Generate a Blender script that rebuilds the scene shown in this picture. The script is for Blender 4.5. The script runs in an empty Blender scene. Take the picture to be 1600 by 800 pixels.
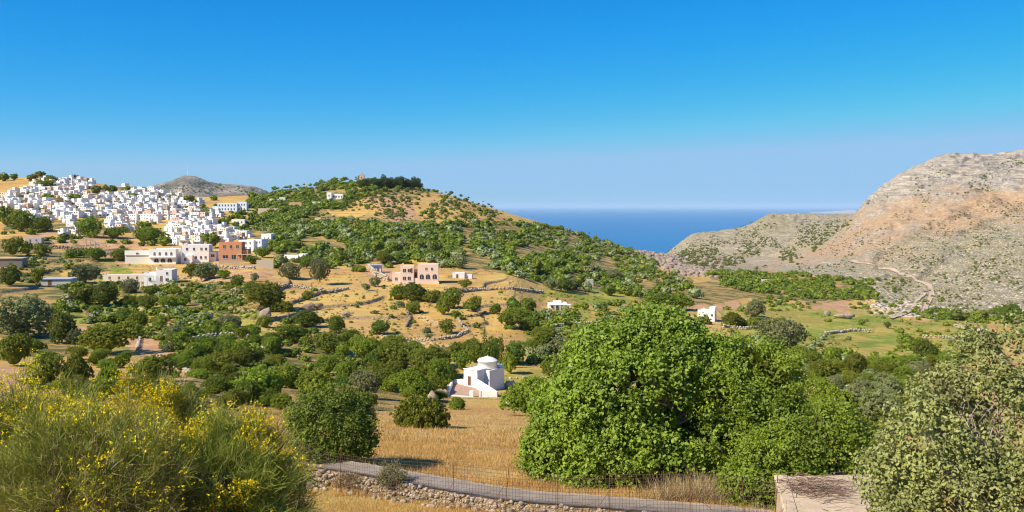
import bpy, bmesh, math, random
import numpy as np
from mathutils import Vector, Matrix
random.seed(7)
RNG = np.random.default_rng(11)
F = 1386.0; CX = 800.0; HY = 322.0           # focal length and horizon of the photograph, in its own pixels
SC = bpy.context.scene
COL = SC.collection
SEA = -250.0
# ------------------------------------------------------------------ helpers
def newobj(name, mesh, parent=None):
    o = bpy.data.objects.new(name, mesh); COL.objects.link(o)
    if parent is not None: o.parent = parent
    return o
USED = {}
def tag(o, label=None, cat=None, group=None, kind=None):
    if label: o['label'] = label; USED.setdefault(label, []).append(o.name)
    if cat: o['category'] = cat
    if group: o['group'] = group
    if kind: o['kind'] = kind
    return o
def empty(name, loc=(0,0,0), rz=0.0, sc=None):
    o = bpy.data.objects.new(name, None); COL.objects.link(o)
    o.location = loc; o.rotation_euler = (0,0,rz); o.empty_display_size = 0.2
    if sc: o.scale = sc
    return o
def mesh_np(name, V, Q, mat, smooth=False, T=None):
    """V (n,3), Q (m,4) quads and/or T (k,3) tris"""
    me = bpy.data.meshes.new(name)
    V = np.asarray(V, dtype=np.float32)
    me.vertices.add(len(V)); me.vertices.foreach_set('co', V.ravel())
    nq = 0 if Q is None else len(Q); nt = 0 if T is None else len(T)
    loops = []
    if nq: loops.append(np.asarray(Q, dtype=np.int32).ravel())
    if nt: loops.append(np.asarray(T, dtype=np.int32).ravel())
    L = np.concatenate(loops)
    me.loops.add(len(L)); me.loops.foreach_set('vertex_index', L)
    me.polygons.add(nq+nt)
    st = np.concatenate([np.arange(nq, dtype=np.int32)*4, nq*4+np.arange(nt, dtype=np.int32)*3]).astype(np.int32)
    me.polygons.foreach_set('loop_start', st)
    if smooth: me.polygons.foreach_set('use_smooth', np.ones(nq+nt, dtype=bool))
    me.update(calc_edges=True)
    if mat: me.materials.append(mat)
    return me
def mesh_bm(name, bm, mat, smooth=False):
    me = bpy.data.meshes.new(name); bm.normal_update(); bm.to_mesh(me); bm.free()
    if mat: me.materials.append(mat)
    if smooth: me.polygons.foreach_set('use_smooth', [True]*len(me.polygons))
    return me
# ------------------------------------------------------------------ noise
def _hash(ix, iy, s):
    n = (ix.astype(np.int64)*374761393 + iy.astype(np.int64)*668265263 + s*982451653) & 0x7fffffff
    n = ((n ^ (n >> 13))*1274126177) & 0x7fffffff
    n = (n ^ (n >> 16)) & 0xffff
    return n/65535.0
def vnoise(x, y, s=0):
    x = np.asarray(x, float); y = np.asarray(y, float)
    ix = np.floor(x); iy = np.floor(y); fx = x-ix; fy = y-iy
    fx = fx*fx*(3-2*fx); fy = fy*fy*(3-2*fy)
    a = _hash(ix,iy,s); b = _hash(ix+1,iy,s); c = _hash(ix,iy+1,s); d = _hash(ix+1,iy+1,s)
    return (a*(1-fx)+b*fx)*(1-fy)+(c*(1-fx)+d*fx)*fy
def fbm(x, y, s=0, o=4):
    v = 0; a = 0.5; t = 0
    for k in range(o):
        v = v + a*vnoise(x*2**k+k*17.3, y*2**k-k*9.1, s+k); t += a; a *= 0.5
    return v/t*2-1                           # -1..1
def sstep(a, b, x):
    t = np.clip((np.asarray(x, float)-a)/(b-a), 0, 1); return t*t*(3-2*t)
# ------------------------------------------------------------------ terrain
# each azimuth: the distance in metres and how far under eye level the land lies there (given as photo rows)
MID = {
 -400:{40:690,60:660,90:615,120:580,180:520,260:465,350:420,450:385,600:345,700:315,800:290,900:275,1000:285,1300:330},
 0:{40:695,60:660,90:620,120:590,150:560,180:530,220:500,260:470,300:445,350:420,400:400,450:385,520:366,600:343,700:315,800:292,880:273,950:276,1200:330},
 100:{40:695,60:658,90:618,120:590,150:565,180:538,220:508,260:478,300:452,350:430,400:408,450:390,520:368,600:345,700:315,800:290,860:277,950:282,1200:330},
 200:{40:695,60:655,90:615,120:592,150:570,180:545,220:520,260:490,300:462,340:443,390:414,430:400,480:386,540:371,600:352,700:322,800:300,860:292,950:296,1200:335},
 300:{40:692,60:650,90:615,120:592,150:570,180:545,220:515,260:485,300:458,340:438,390:412,430:400,480:386,540:370,600:350,700:326,800:308,850:306,950:312,1200:340},
 400:{35:692,50:672,70:655,90:640,120:612,150:582,180:555,220:515,250:485,290:452,340:425,380:410,420:399,480:386,560:365,640:345,720:325,800:310,860:304,1000:309,1300:345},
 500:{32:706,40:690,60:665,90:640,120:618,150:598,180:570,210:540,240:508,270:482,310:452,350:434,400:415,460:395,540:370,620:345,700:325,780:305,850:294,900:291,1000:302,1300:345},
 560:{32:710,40:693,60:669,90:645,120:625,150:604,180:576,210:545,240:510,270:484,305:458,345:440,390:419,450:398,530:372,610:346,695:324,775:302,835:285,885:279,980:298,1300:350},
 600:{32:712,40:695,60:672,90:648,120:630,150:608,180:580,210:548,240:512,270:485,300:465,340:447,380:425,440:402,520:376,600:350,690:325,770:303,830:288,880:284,960:296,1300:360},
 650:{32:715,40:698,60:674,90:650,120:633,150:615,180:585,210:550,240:515,270:488,300:464,340:445,380:425,440:404,520:380,620:352,720:324,800:302,850:291,900:290,1000:310,1300:380},
 700:{32:718,40:700,60:675,90:652,120:636,150:624,175:590,200:560,230:525,260:492,300:465,340:442,400:418,460:400,540:379,640:352,740:325,820:307,870:301,950:315,1100:390,1300:425},
 800:{32:724,40:706,60:680,90:655,120:640,150:624,170:597,195:567,220:537,250:507,290:477,340:451,400:427,470:407,560:389,660:370,760:350,850:334,900:331,1000:355,1150:410,1500:430},
 850:{32:726,40:710,60:684,90:658,120:640,150:620,175:594,205:560,240:528,280:502,340:474,400:448,470:425,560:403,670:384,780:364,870:349,920:346,1000:362,1150:415,1500:435},
 900:{32:728,40:712,60:684,90:656,120:634,150:612,200:566,250:522,300:494,350:478,400:460,470:438,560:420,680:400,800:380,880:365,940:361,1000:375,1150:420,1500:440},
 950:{32:730,40:714,60:684,90:654,120:630,150:606,200:565,250:526,300:499,350:483,420:461,500:443,600:424,740:405,860:386,960:377,1050:386,1200:420,1500:440},
 1000:{32:730,40:714,60:684,90:654,120:628,150:604,200:566,250:532,300:507,350:490,420:467,500:448,600:431,750:413,900:398,1020:389,1100:392,1200:405,1500:425},
 1100:{32:730,40:712,60:682,90:652,120:626,150:604,200:570,250:542,300:518,350:502,420:478,500:457,600:441,750:428,900:419,1100:408,1250:408},
 1200:{32:730,40:710,60:680,90:650,120:626,150:606,200:574,260:544,330:516,420:492,520:470,640:450,760:436,900:425,1150:409,1400:396},
 1300:{32:730,40:710,60:680,90:650,120:628,150:608,200:578,260:550,330:524,420:501,520:480,620:461,700:445,780:427},
 1400:{40:710,60:680,90:650,120:630,150:612,200:582,260:556,330:530,420:509,500:495,560:486,620:470,700:440,800:408},
 1500:{40:710,60:680,90:652,120:632,150:614,200:584,260:558,330:534,420:516,500:500,560:488,640:458,750:420},
 1600:{40:710,60:680,90:652,120:634,150:616,200:588,260:562,330:540,420:520,500:503,560:482,640:450,750:405},
 2000:{40:705,60:675,90:650,120:630,200:580,330:530,500:490,640:430,750:380},
}
NEARZ = {0.5:-1.7,3:-2.1,6:-3.0,10:-4.4,15:-6.1,18:-7.0,22:-7.95,24:-8.25,27:-8.45,30:-8.75}
FAR = {  # beyond the valley: the finer azimuths of the ridges
 1025:{900:403,1020:393,1120:398,1300:410,1700:420,2300:412,2600:415,3200:430},
 1050:{900:407,1050:398,1200:399,1500:408,1900:402,2300:390,2450:390,3000:425},
 1080:{900:413,1100:403,1300:402,1600:398,2000:382,2250:367,2400:367,3000:420},
 1130:{900:421,1150:408,1400:400,1700:388,2000:374,2250:362,2450:363,3000:400},
 1165:{900:423,1150:410,1400:398,1700:384,2000:368,2250:357,2450:359,3000:400},
 1185:{900:424,1150:410,1400:396,1700:380,2000:360,2230:345,2400:348,3000:395},
 1200:{900:425,1150:408,1400:393,1700:375,2000:352,2230:335,2400:339,3000:385},
 1235:{800:432,950:414,1150:402,1400:388,1700:370,2000:350,2250:335,2450:338,3000:385},
 1290:{740:436,850:414,980:396,1120:382,1300:378,1600:368,1950:350,2250:337,2500:340,3000:385},
 1330:{720:438,820:414,940:390,1060:368,1160:352,1300:350,1500:358,1900:348,2250:336,2500:339,3000:380},
 1345:{720:438,820:413,940:385,1060:358,1160:338,1260:326,1360:326,1500:345,2300:338,3000:380},
 1362:{720:437,820:411,940:379,1060:348,1160:325,1260:310,1340:307,1450:318,2300:340,3000:380},
 1382:{720:434,820:409,940:372,1060:338,1160:312,1270:295,1350:290,1450:300,2300:340},
 1402:{710:436,820:407,940:368,1060:332,1170:303,1280:284,1360:276,1460:285,2300:330},
 1425:{710:434,820:403,940:363,1060:325,1180:294,1290:272,1370:264,1480:272,2300:330},
 1455:{700:436,820:397,940:357,1060:318,1190:282,1310:259,1390:250,1500:258,2300:320},
 1482:{700:434,820:393,940:353,1060:313,1190:277,1320:252,1410:242,1520:250,2300:310},
 1540:{680:440,800:393,940:348,1060:308,1190:272,1330:250,1420:242,1520:250,2300:310},
 1600:{660:445,800:385,940:342,1060:300,1200:265,1330:246,1420:237,1520:246,2300:310},
 2000:{640:430,800:340,1060:270,1330:225,1450:215,1700:240,2300:300},
}
SEAFALL = {2500:425,4000:412,5200:401,7000:400}
LY0, LY1, NLY = math.log(0.5), math.log(7000), 500
LY = np.linspace(LY0, LY1, NLY)
PX0, PX1, NPX = -700, 2300, 601
PXS = np.linspace(PX0, PX1, NPX)
def _build():
    def colfrom(d):
        ks = sorted(d)
        ys = [math.log(k) for k in ks]; v = [d[k] for k in ks]
        return np.interp(LY, ys, v)
    near = {k: HY - z*F/k for k, z in NEARZ.items()}
    mk = sorted(MID); M = []
    for c in mk:
        d = dict(near); first = min(MID[c])
        if first <= 30: d = {k:v for k,v in d.items() if k < first}
        d.update(MID[c]); last = max(d)
        if c >= 700:
            d.update({k:v for k,v in SEAFALL.items() if k > last})
        else:
            d.update({2500:350, 5200:395, 7000:400} if c >= 500 else {2500:352, 4000:372, 5200:395, 7000:400})
        # work in heights near the camera, in rows farther out
        M.append(colfrom(d))
    M = np.array(M)                                    # (cols, NLY)
    def atpx(p): return np.array([np.interp(p, mk, M[:,j]) for j in range(NLY)])
    cols = {}
    for c in mk:
        if c < 1025: cols[c] = M[mk.index(c)]
    for c in FAR:
        base = atpx(c); d = FAR[c]; s = min(d)
        ks = [math.exp(l) for l in LY if math.exp(l) < s*0.93]
        dd = {k: float(np.interp(math.log(k), LY, base)) for k in ks}
        dd.update(d)
        if max(d) <= 3200: dd.update({4000:412, 5200:401, 7000:400})
        cols[c] = colfrom(dd)
    for c in (1100,1200,1300,1400,1500):               # keep their middle ground
        pass
    ck = sorted(cols); G = np.array([cols[c] for c in ck])
    out = np.zeros((NPX, NLY))
    for j in range(NLY): out[:,j] = np.interp(PXS, ck, G[:,j])
    # smooth: distance by 3 samples, azimuth by 2 samples
    def blur(a, r, ax, n=2):
        for _ in range(n):
            p = np.pad(a, [(r,r) if i == ax else (0,0) for i in range(2)], mode='edge')
            c = np.cumsum(p, axis=ax); c = np.concatenate([np.zeros_like(np.take(c,[0],axis=ax)), c], axis=ax)
            w = 2*r+1
            a = (np.take(c, range(w, c.shape[ax]), axis=ax) - np.take(c, range(0, c.shape[ax]-w), axis=ax))/w
        return a
    out = blur(out, 2, 1); out = blur(out, 1, 0)
    return out
PYG = _build()
ZG = -(PYG-HY)/F*np.exp(LY)[None,:]
PATH = [(250,33.0),(330,30.6),(430,28.3),(535,27.3),(600,26.6),(700,25.5),(800,24.6),(953,23.9),(1100,23.3),(1250,22.5),(1420,21.2)]
PATHXY = np.array([((p-CX)/F*y, y) for p, y in PATH])
def catmull(P, n=12):
    P = np.asarray(P, float); out = []
    Q = np.vstack([2*P[0]-P[1], P, 2*P[-1]-P[-2]])
    for i in range(1, len(Q)-2):
        for t in np.linspace(0, 1, n, endpoint=False):
            a, b, c, d = Q[i-1], Q[i], Q[i+1], Q[i+2]
            out.append(0.5*((2*b)+(c-a)*t+(2*a-5*b+4*c-d)*t*t+(3*b-a-3*c+d)*t**3))
    out.append(Q[-2]); return np.array(out)
PATHC = catmull(PATHXY, 10)
def polydist(x, y, P):
    """signed distance to polyline P: positive on its left-hand side"""
    best = np.full(np.shape(x), 1e9); sg = np.ones(np.shape(x))
    for i in range(len(P)-1):
        ax, ay = P[i][:2]; bx, by = P[i+1][:2]; dx, dy = bx-ax, by-ay
        t = np.clip(((x-ax)*dx+(y-ay)*dy)/(dx*dx+dy*dy), 0, 1)
        ex = x-ax-t*dx; ey = y-ay-t*dy; d = np.hypot(ex, ey)
        m = d < best; best = np.where(m, d, best); sg = np.where(m, np.sign(dx*ey-dy*ex), sg)
    return best*sg
BACKR_PX = [100,180,210,240,262,280,293,306,330,345,372,395,415,440,470,560,720]
BACKR_PY = [345,310,299,290,284,277,273,277,285,287,288,291,298,306,325,360,520]
def inpoly(px, py, poly):
    r = np.zeros(np.shape(px), bool); n = len(poly); j = n-1
    for i in range(n):
        xi, yi = poly[i]; xj, yj = poly[j]
        if yi != yj:
            c = ((yi > py) != (yj > py)) & (px < (xj-xi)*(py-yi)/(yj-yi)+xi)
            r ^= c
        j = i
    return r
TERR = [[(400,440),(460,430),(560,432),(700,420),(790,432),(800,470),(790,520),(760,560),(620,560),(440,540),(400,510)],
        [(0,360),(200,372),(340,440),(400,450),(360,560),(300,600),(0,560)],
        [(1130,470),(1340,480),(1540,505),(1540,560),(1300,560),(1130,540)]]
def hbase(X, Y):
    X = np.asarray(X, float); Y = np.asarray(Y, float)
    Ye = np.maximum(Y, 0.6)
    px = CX + F*X/np.maximum(Ye, 8.0)
    u = np.clip((px-PX0)/(PX1-PX0)*(NPX-1), 0, NPX-1.001)
    v = np.clip((np.log(Ye)-LY0)/(LY1-LY0)*(NLY-1), 0, NLY-1.001)
    iu = u.astype(int); iv = v.astype(int); fu = u-iu; fv = v-iv
    z = (ZG[iu,iv]*(1-fu)+ZG[iu+1,iv]*fu)*(1-fv)+(ZG[iu,iv+1]*(1-fu)+ZG[iu+1,iv+1]*fu)*fv
    return z, px
def height(X, Y):
    X = np.asarray(X, float); Y = np.asarray(Y, float)
    z, px = hbase(X, Y)
    py = HY - F*z/np.maximum(Y, 1)
    # terraces held by dry walls
    tm = np.zeros(np.shape(z)); mk = (Y > 170) & (Y < 520)
    if np.any(mk):
        qx, qy, acc = px[mk], py[mk], 0
        for ox, oy in ((0,0),(-14,0),(14,0),(-7,4),(7,-4),(-20,-3),(20,3),(0,7),(0,-7)):
            t1 = np.zeros(np.shape(qx), bool)
            for poly in TERR: t1 |= inpoly(qx+ox, qy+oy, poly)
            acc = acc + t1/9.0
        tm[mk] = acc
    tm = tm*sstep(170, 200, Y)*(1-sstep(470, 520, Y))
    step = 1.6; zz = (z + 1.6*fbm(X/70, Y/70, 5, 3))/step; fl = np.floor(zz); fr = zz-fl
    tz = step*(fl + sstep(0.74, 0.80, fr)*0.82 + fr*0.18) - 1.6*fbm(X/70, Y/70, 5, 3)
    z = z*(1-tm) + (tz*0.75+z*0.25)*tm
    # lumps of every size
    mtn = sstep(1280, 1400, px)*sstep(560, 760, Y) + sstep(1010, 1080, px)*sstep(1050, 1300, Y)
    mtn = np.clip(mtn, 0, 1)*(1-sstep(3200, 3800, Y))
    a = fbm(X/45, Y/45, 21, 4)
    z = z + a*np.clip((Y-60)/140, 0, 1)*1.0*(1-tm*0.7)
    z = z + fbm(X/9, Y/9, 22, 3)*0.10*sstep(4, 40, Y)*(1-0.6*sstep(150,300,Y))
    z = z + fbm(X/1.3, Y/1.3, 28, 3)*0.035*(1-sstep(30,55,Y))
    # rock strata on the bare mountains: ledges that dip towards the sea
    lay = (z - 0.20*X + 7*fbm(X/160, Y/160, 23, 3))/5.2; lf = lay-np.floor(lay)
    led = (sstep(0.55, 0.75, lf)-lf)*2.6
    rid = 1-2*np.abs(fbm(X/34, Y/48, 24, 4))
    if np.any(mtn > 0): z = z + mtn*(led*1.5*np.clip(fbm(X/120, Y/120, 26, 2)+0.9, 0.2, 1.6) + rid*6.0*sstep(700, 1100, Y) + rid*0.9 + (1-2*np.abs(fbm(X/11, Y/15, 27, 3)))*1.3 + fbm(X/230, Y/230, 25, 3)*5*sstep(800,1400,Y)*(1-sstep(1200,1400,Y)*0.5))
    # the far mountain with its mast
    rp = sum(np.interp(px+dd+9*fbm(px/9, Y/500, 34, 3), BACKR_PX, BACKR_PY) for dd in (-5,-2,2,5))/4; zr = -(rp-HY)/F*5200.0
    nz = fbm(X/420, Y/420, 31, 5)
    bk = -260+(zr+260)*np.exp(-np.abs((Y-5200)/900)**1.6) + nz*26*np.exp(-((Y-4850)/1500)**2)*sstep(0,250,np.abs(Y-5200))
    bk = np.where((Y > 2300), bk, -999)
    z = np.maximum(z, bk)
    # the paved footpath cut into the slope
    near = (np.abs(Y-26) < 9) & (X > -16) & (X < 12)
    if np.any(near):
        d = polydist(X[near], Y[near], PATHC)          # left of the path's direction = far side
        ad = np.abs(d)
        on = 1-sstep(0.58, np.where(d > 0, 1.4, 0.76), ad)
        z = np.array(z); z[near] = z[near]*(1-on) + (-8.03)*on
    return z
# ray to ground: first land met going outwards along a photo direction, looked up in a table of azimuths and distances
_HC = np.arange(-60, 1662, 2.0)
_HY = np.concatenate([np.linspace(18,36,150,endpoint=False),np.exp(np.linspace(math.log(36),math.log(500),700,endpoint=False)),np.exp(np.linspace(math.log(500),math.log(6500),600))])
_HP = None
def hit(px, py, ymin=20.0):
    global _HP
    if _HP is None:
        c, y = np.meshgrid(_HC, _HY); _HP = HY - F*height((c-CX)/F*y, y)/y
    k0 = int(np.searchsorted(_HY, ymin)); u = min(max((px-_HC[0])/2.0, 0), len(_HC)-1.001); iu = int(u); f = u-iu
    p = _HP[k0:,iu]*(1-f)+_HP[k0:,iu+1]*f
    k = int(np.argmax(p <= py)) if np.any(p <= py) else int(np.argmin(p))
    y = _HY[k0+k]
    if 0 < k and p[k-1] > py: t = (p[k-1]-py)/(p[k-1]-p[k]+1e-9); y = _HY[k0+k-1]+(y-_HY[k0+k-1])*t
    x = (px-CX)/F*y
    z = gz(x, y) if y < 900 else HY and -(py-HY)/F*y
    return Vector((float(x), float(y), float(z)))
def gz(x, y): return float(height(np.array([x]), np.array([y]))[0])
def proj(v): return (CX+F*v[0]/v[1], HY-F*v[2]/v[1])
def hits(pxs, pys, ymin=20.0):
    return [hit(a, b, ymin) for a, b in zip(pxs, pys)]
# ------------------------------------------------------------------ materials
class NT:
    def __init__(s, name):
        s.m = bpy.data.materials.new(name); s.m.use_nodes = True; s.t = s.m.node_tree; s.t.nodes.clear()
        s.out = s.n('ShaderNodeOutputMaterial'); s.b = s.n('ShaderNodeBsdfPrincipled'); s.l(s.b.outputs[0], s.out.inputs[0])
        s.b.inputs['Roughness'].default_value = 0.85; s.b.inputs['Specular IOR Level'].default_value = 0.2
    def n(s, t, **k):
        x = s.t.nodes.new(t)
        for a, v in k.items(): setattr(x, a, v)
        return x
    def l(s, a, b): s.t.links.new(a, b)
    def noise(s, scale, detail=4, rough=0.6, vec=None, dist=0):
        x = s.n('ShaderNodeTexNoise'); x.inputs['Scale'].default_value = scale; x.inputs['Detail'].default_value = detail
        x.inputs['Roughness'].default_value = rough; x.inputs['Distortion'].default_value = dist
        if vec is not None: s.l(vec, x.inputs['Vector'])
        return x.outputs['Fac']
    def voro(s, scale, vec=None, feat='F1', out='Distance'):
        x = s.n('ShaderNodeTexVoronoi'); x.feature = feat; x.inputs['Scale'].default_value = scale
        if vec is not None: s.l(vec, x.inputs['Vector'])
        return x.outputs[out]
    def pos(s): return s.n('ShaderNodeNewGeometry').outputs['Position']
    def objc(s): return s.n('ShaderNodeTexCoord').outputs['Object']
    def maps(s, vec, scale, rot=(0,0,0)):
        x = s.n('ShaderNodeMapping'); x.inputs['Scale'].default_value = scale; x.inputs['Rotation'].default_value = rot
        s.l(vec, x.inputs['Vector']); return x.outputs[0]
    def rng(s, v, a, b, c=0.0, d=1.0):
        x = s.n('ShaderNodeMapRange'); x.inputs[1].default_value = a; x.inputs[2].default_value = b; x.inputs[3].default_value = c; x.inputs[4].default_value = d
        s.l(v, x.inputs[0]); return x.outputs[0]
    def ramp(s, v, stops):
        x = s.n('ShaderNodeValToRGB'); e = x.color_ramp.elements
        while len(e) < len(stops): e.new(0.5)
        for i, (p, c) in enumerate(stops): e[i].position = p; e[i].color = (*c, 1)
        s.l(v, x.inputs[0]); return x.outputs[0]
    def math(s, op, a, b=None):
        x = s.n('ShaderNodeMath', operation=op)
        for i, v in enumerate((a, b)):
            if v is None: continue
            if isinstance(v, (int, float)): x.inputs[i].default_value = v
            else: s.l(v, x.inputs[i])
        x.use_clamp = False
        return x.outputs[0]
    def mix(s, f, a, b, mode='MIX'):
        x = s.n('ShaderNodeMix'); x.data_type = 'RGBA'; x.blend_type = mode
        for idx, v in ((0, f), (6, a), (7, b)):
            if isinstance(v, (int, float)): x.inputs[idx].default_value = v
            elif isinstance(v, tuple): x.inputs[idx].default_value = (*v, 1)
            else: s.l(v, x.inputs[idx])
        return x.outputs[2]
    def bump(s, h, st, dist=0.1):
        x = s.n('ShaderNodeBump'); x.inputs['Strength'].default_value = st; x.inputs['Distance'].default_value = dist
        s.l(h, x.inputs['Height']); s.l(x.outputs[0], s.b.inputs['Normal'])
    def col(s, c):
        if isinstance(c, tuple): s.b.inputs['Base Color'].default_value = (*c, 1)
        else: s.l(c, s.b.inputs['Base Color'])
        return s.m
def simple(name, c, rough=0.8, var=0.25, scale=3.0, bump=0.2, metal=0):
    k = NT(name); p = k.objc(); n = k.noise(scale, 5, 0.65, p)
    lo = tuple(x*(1-var) for x in c); hi = tuple(min(1, x*(1+var)) for x in c)
    k.b.inputs['Roughness'].default_value = rough; k.b.inputs['Metallic'].default_value = metal
    k.bump(k.noise(scale*6, 4, 0.6, p), bump, 0.02)
    return k.col(k.ramp(n, [(0.3, lo), (0.7, hi)]))
GAIN = {'petal':1.0,'grass_dry':1.0,'broom':0.95,'broom_dry':0.95,'leaf_oak':1.0,'leaf_pine':1.1,'leaf_dark':1.45,'leaf_mid':1.2,'leaf_olive':1.2,'leaf_bright':1.0,'leaf_fig':1.2,'leaf_fine':1.15,'leaf_scrub':1.3}
def leafmat(name, dark, light, tip=None, trans=0.30, nscale=1.2, rough=0.55, vary=1.0):
    """leaves: hue wanders from clump to clump, from leaf to leaf and from plant to plant"""
    g = GAIN.get(name, 1.5); dark, light = [tuple(min(0.9, x*g) for x in c) for c in (dark, light)]; tip = tuple(min(0.92, x*min(g, 1.2)) for x in tip) if tip else None
    k = NT(name); p = k.objc()
    oi = k.n('ShaderNodeObjectInfo').outputs['Random']
    rpi = k.n('ShaderNodeNewGeometry').outputs['Random Per Island']
    a = k.mix(k.rng(k.noise(nscale, 3, 0.6, p), 0.35, 0.65), dark, light)
    b = k.mix(k.math('MULTIPLY', rpi, 0.45), a, tip or tuple(min(1, x*1.7) for x in light))
    hs = k.n('ShaderNodeHueSaturation'); k.l(b, hs.inputs['Color'])
    k.l(k.rng(oi, 0, 1, 0.5-0.022*vary, 0.5+0.018*vary), hs.inputs['Hue']); k.l(k.rng(oi, 0, 1, 0.95-0.23*vary, 0.95+0.17*vary), hs.inputs['Value'])
    hs.inputs['Saturation'].default_value = 1.0
    k.l(hs.outputs[0], k.b.inputs['Base Color']); k.b.inputs['Roughness'].default_value = rough; k.b.inputs['Specular IOR Level'].default_value = 0.25
    t = k.n('ShaderNodeBsdfTranslucent'); k.l(k.mix(1.0, hs.outputs[0], (1.3, 1.35, 0.7), 'MULTIPLY'), t.inputs[0])
    m = k.n('ShaderNodeMixShader'); m.inputs[0].default_value = trans
    k.l(k.b.outputs[0], m.inputs[1]); k.l(t.outputs[0], m.inputs[2]); k.l(m.outputs[0], k.out.inputs[0])
    return k.m
M = {}
def ground_mat():
    k = NT('ground'); p = k.pos()
    at = k.n('ShaderNodeAttribute'); at.attribute_name = 'cover'
    sp = k.n('ShaderNodeSeparateColor'); k.l(at.outputs['Color'], sp.inputs[0])
    a2 = k.n('ShaderNodeAttribute'); a2.attribute_name = 'cover_more'
    s2 = k.n('ShaderNodeSeparateColor'); k.l(a2.outputs['Color'], s2.inputs[0])
    big = k.noise(0.025, 5, 0.6, p); mid = k.noise(0.22, 5, 0.65, p); fine = k.noise(2.2, 5, 0.7, p); vf = k.noise(14, 3, 0.7, p)
    dry = k.ramp(k.math('ADD', k.math('MULTIPLY', mid, 0.5), k.math('MULTIPLY', big, 0.5)),
                 [(0.36, (0.34,0.175,0.045)), (0.45, (0.50,0.29,0.070)), (0.54, (0.60,0.39,0.085)), (0.66, (0.68,0.47,0.14))])
    dry = k.mix(k.rng(fine, 0.35, 0.7, 0, 0.55), dry, (0.36,0.20,0.055))
    dry = k.mix(k.rng(vf, 0.45, 0.7, 0, 0.35), dry, (0.72,0.53,0.20))
    dry = k.mix(k.rng(k.noise(0.07, 4, 0.7, p), 0.55, 0.72, 0, 0.35), dry, (0.30,0.26,0.05))
    ctr = k.noise(1.0, 5, 0.7, k.maps(p, (0.02, 0.02, 1.1)), 0.4)
    dry = k.mix(k.rng(ctr, 0.50, 0.66, 0, 0.75), dry, (0.33,0.19,0.075))
    dry = k.mix(k.rng(ctr, 0.42, 0.32, 0, 0.5), dry, (0.36,0.33,0.075))
    dry = k.mix(k.rng(k.noise(0.016, 5, 0.7, p), 0.52, 0.68, 0, 0.6), dry, (0.42,0.25,0.12))
    grn = k.ramp(k.math('ADD', k.math('MULTIPLY', mid, 0.6), k.math('MULTIPLY', big, 0.4)),
                 [(0.36, (0.12,0.16,0.015)), (0.5, (0.23,0.26,0.025)), (0.62, (0.42,0.36,0.06))])
    grn = k.mix(k.rng(fine, 0.45, 0.7, 0, 0.5), grn, (0.06,0.085,0.02))
    soil = k.ramp(mid, [(0.35, (0.36,0.18,0.075)), (0.65, (0.56,0.33,0.15))])
    soil = k.mix(k.rng(fine, 0.45, 0.7, 0, 0.5), soil, (0.52,0.38,0.24))
    # bare rock: pale limestone blocks with thin soil and tufts in the joints
    ps = k.maps(p, (0.045, 0.03, 0.30), (0, -0.20, 0))
    stra = k.noise(1.0, 9, 0.72, ps, 0.8)
    blocks = k.voro(0.55, k.maps(p, (1, 1, 1.6)), 'F1', 'Color')
    bs = k.n('ShaderNodeSeparateColor'); k.l(blocks, bs.inputs[0])
    edge = k.rng(k.voro(0.55, k.maps(p, (1, 1, 1.6)), 'DISTANCE_TO_EDGE'), 0.0, 0.10)
    rock = k.ramp(k.math('ADD', k.math('MULTIPLY', stra, 0.65), k.math('MULTIPLY', bs.outputs[0], 0.35)),
                  [(0.28, (0.24,0.20,0.15)), (0.42, (0.44,0.375,0.30)), (0.62, (0.64,0.56,0.45))])
    rock = k.mix(k.math('SUBTRACT', 1.0, edge), rock, (0.16,0.13,0.08))
    tan = k.ramp(k.noise(0.3, 6, 0.7, p), [(0.35, (0.33,0.20,0.10)), (0.5, (0.46,0.305,0.175)), (0.65, (0.58,0.41,0.25))])
    tuft = k.ramp(k.noise(0.8, 5, 0.7, p), [(0.38, (0.10,0.12,0.030)), (0.6, (0.33,0.29,0.105))])
    dk = k.rng(k.noise(0.9, 6, 0.8, k.maps(p, (0.35, 0.35, 1.3), (0, -0.2, 0))), 0.56, 0.66)
    rock = k.mix(k.math('MULTIPLY', dk, 0.75), rock, (0.14,0.115,0.07))
    for zs, th, am, cc_ in ((0.26, 0.55, 0.55, (0.26,0.20,0.13)), (0.75, 0.55, 0.7, (0.17,0.135,0.085)), (0.45, 0.56, 0.6, (0.72,0.63,0.50))):
        bd = k.noise(1.0, 6, 0.75, k.maps(p, (0.035, 0.02, zs), (0, -0.20, 0)), 0.5)
        rock = k.mix(k.math('MULTIPLY', k.rng(bd, th, th+0.05), am), rock, cc_)
    spk = k.rng(k.noise(0.55, 6, 0.75, p), 0.47, 0.55)
    brown_m = k.rng(k.math('ADD', stra, k.math('MULTIPLY', k.math('SUBTRACT', k.noise(0.012, 4, 0.6, p), 0.5), 0.7)), 0.36, 0.50)
    hill = k.mix(k.rng(k.math('ADD', k.math('MULTIPLY', brown_m, s2.outputs[0]), k.math('MULTIPLY', k.math('SUBTRACT', s2.outputs[0], 0.62), 0.75)), 0.0, 1.0), rock, tan)
    hill = k.mix(k.math('MULTIPLY', spk, s2.outputs[1]), hill, tuft)
    scrub = k.ramp(fine, [(0.35, (0.07,0.075,0.015)), (0.65, (0.17,0.15,0.035))])
    scrub = k.mix(k.rng(k.noise(0.11, 4, 0.7, p), 0.44, 0.58), scrub, (0.42,0.27,0.08))
    c = k.mix(sp.outputs[0], dry, grn)
    c = k.mix(sp.outputs[2], c, soil)
    c = k.mix(s2.outputs[2], c, scrub)
    c = k.mix(sp.outputs[1], c, hill)
    farc = k.ramp(k.noise(0.006, 7, 0.7, p), [(0.40, (0.085,0.085,0.055)), (0.52, (0.20,0.165,0.12)), (0.62, (0.36,0.29,0.22))])
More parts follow.
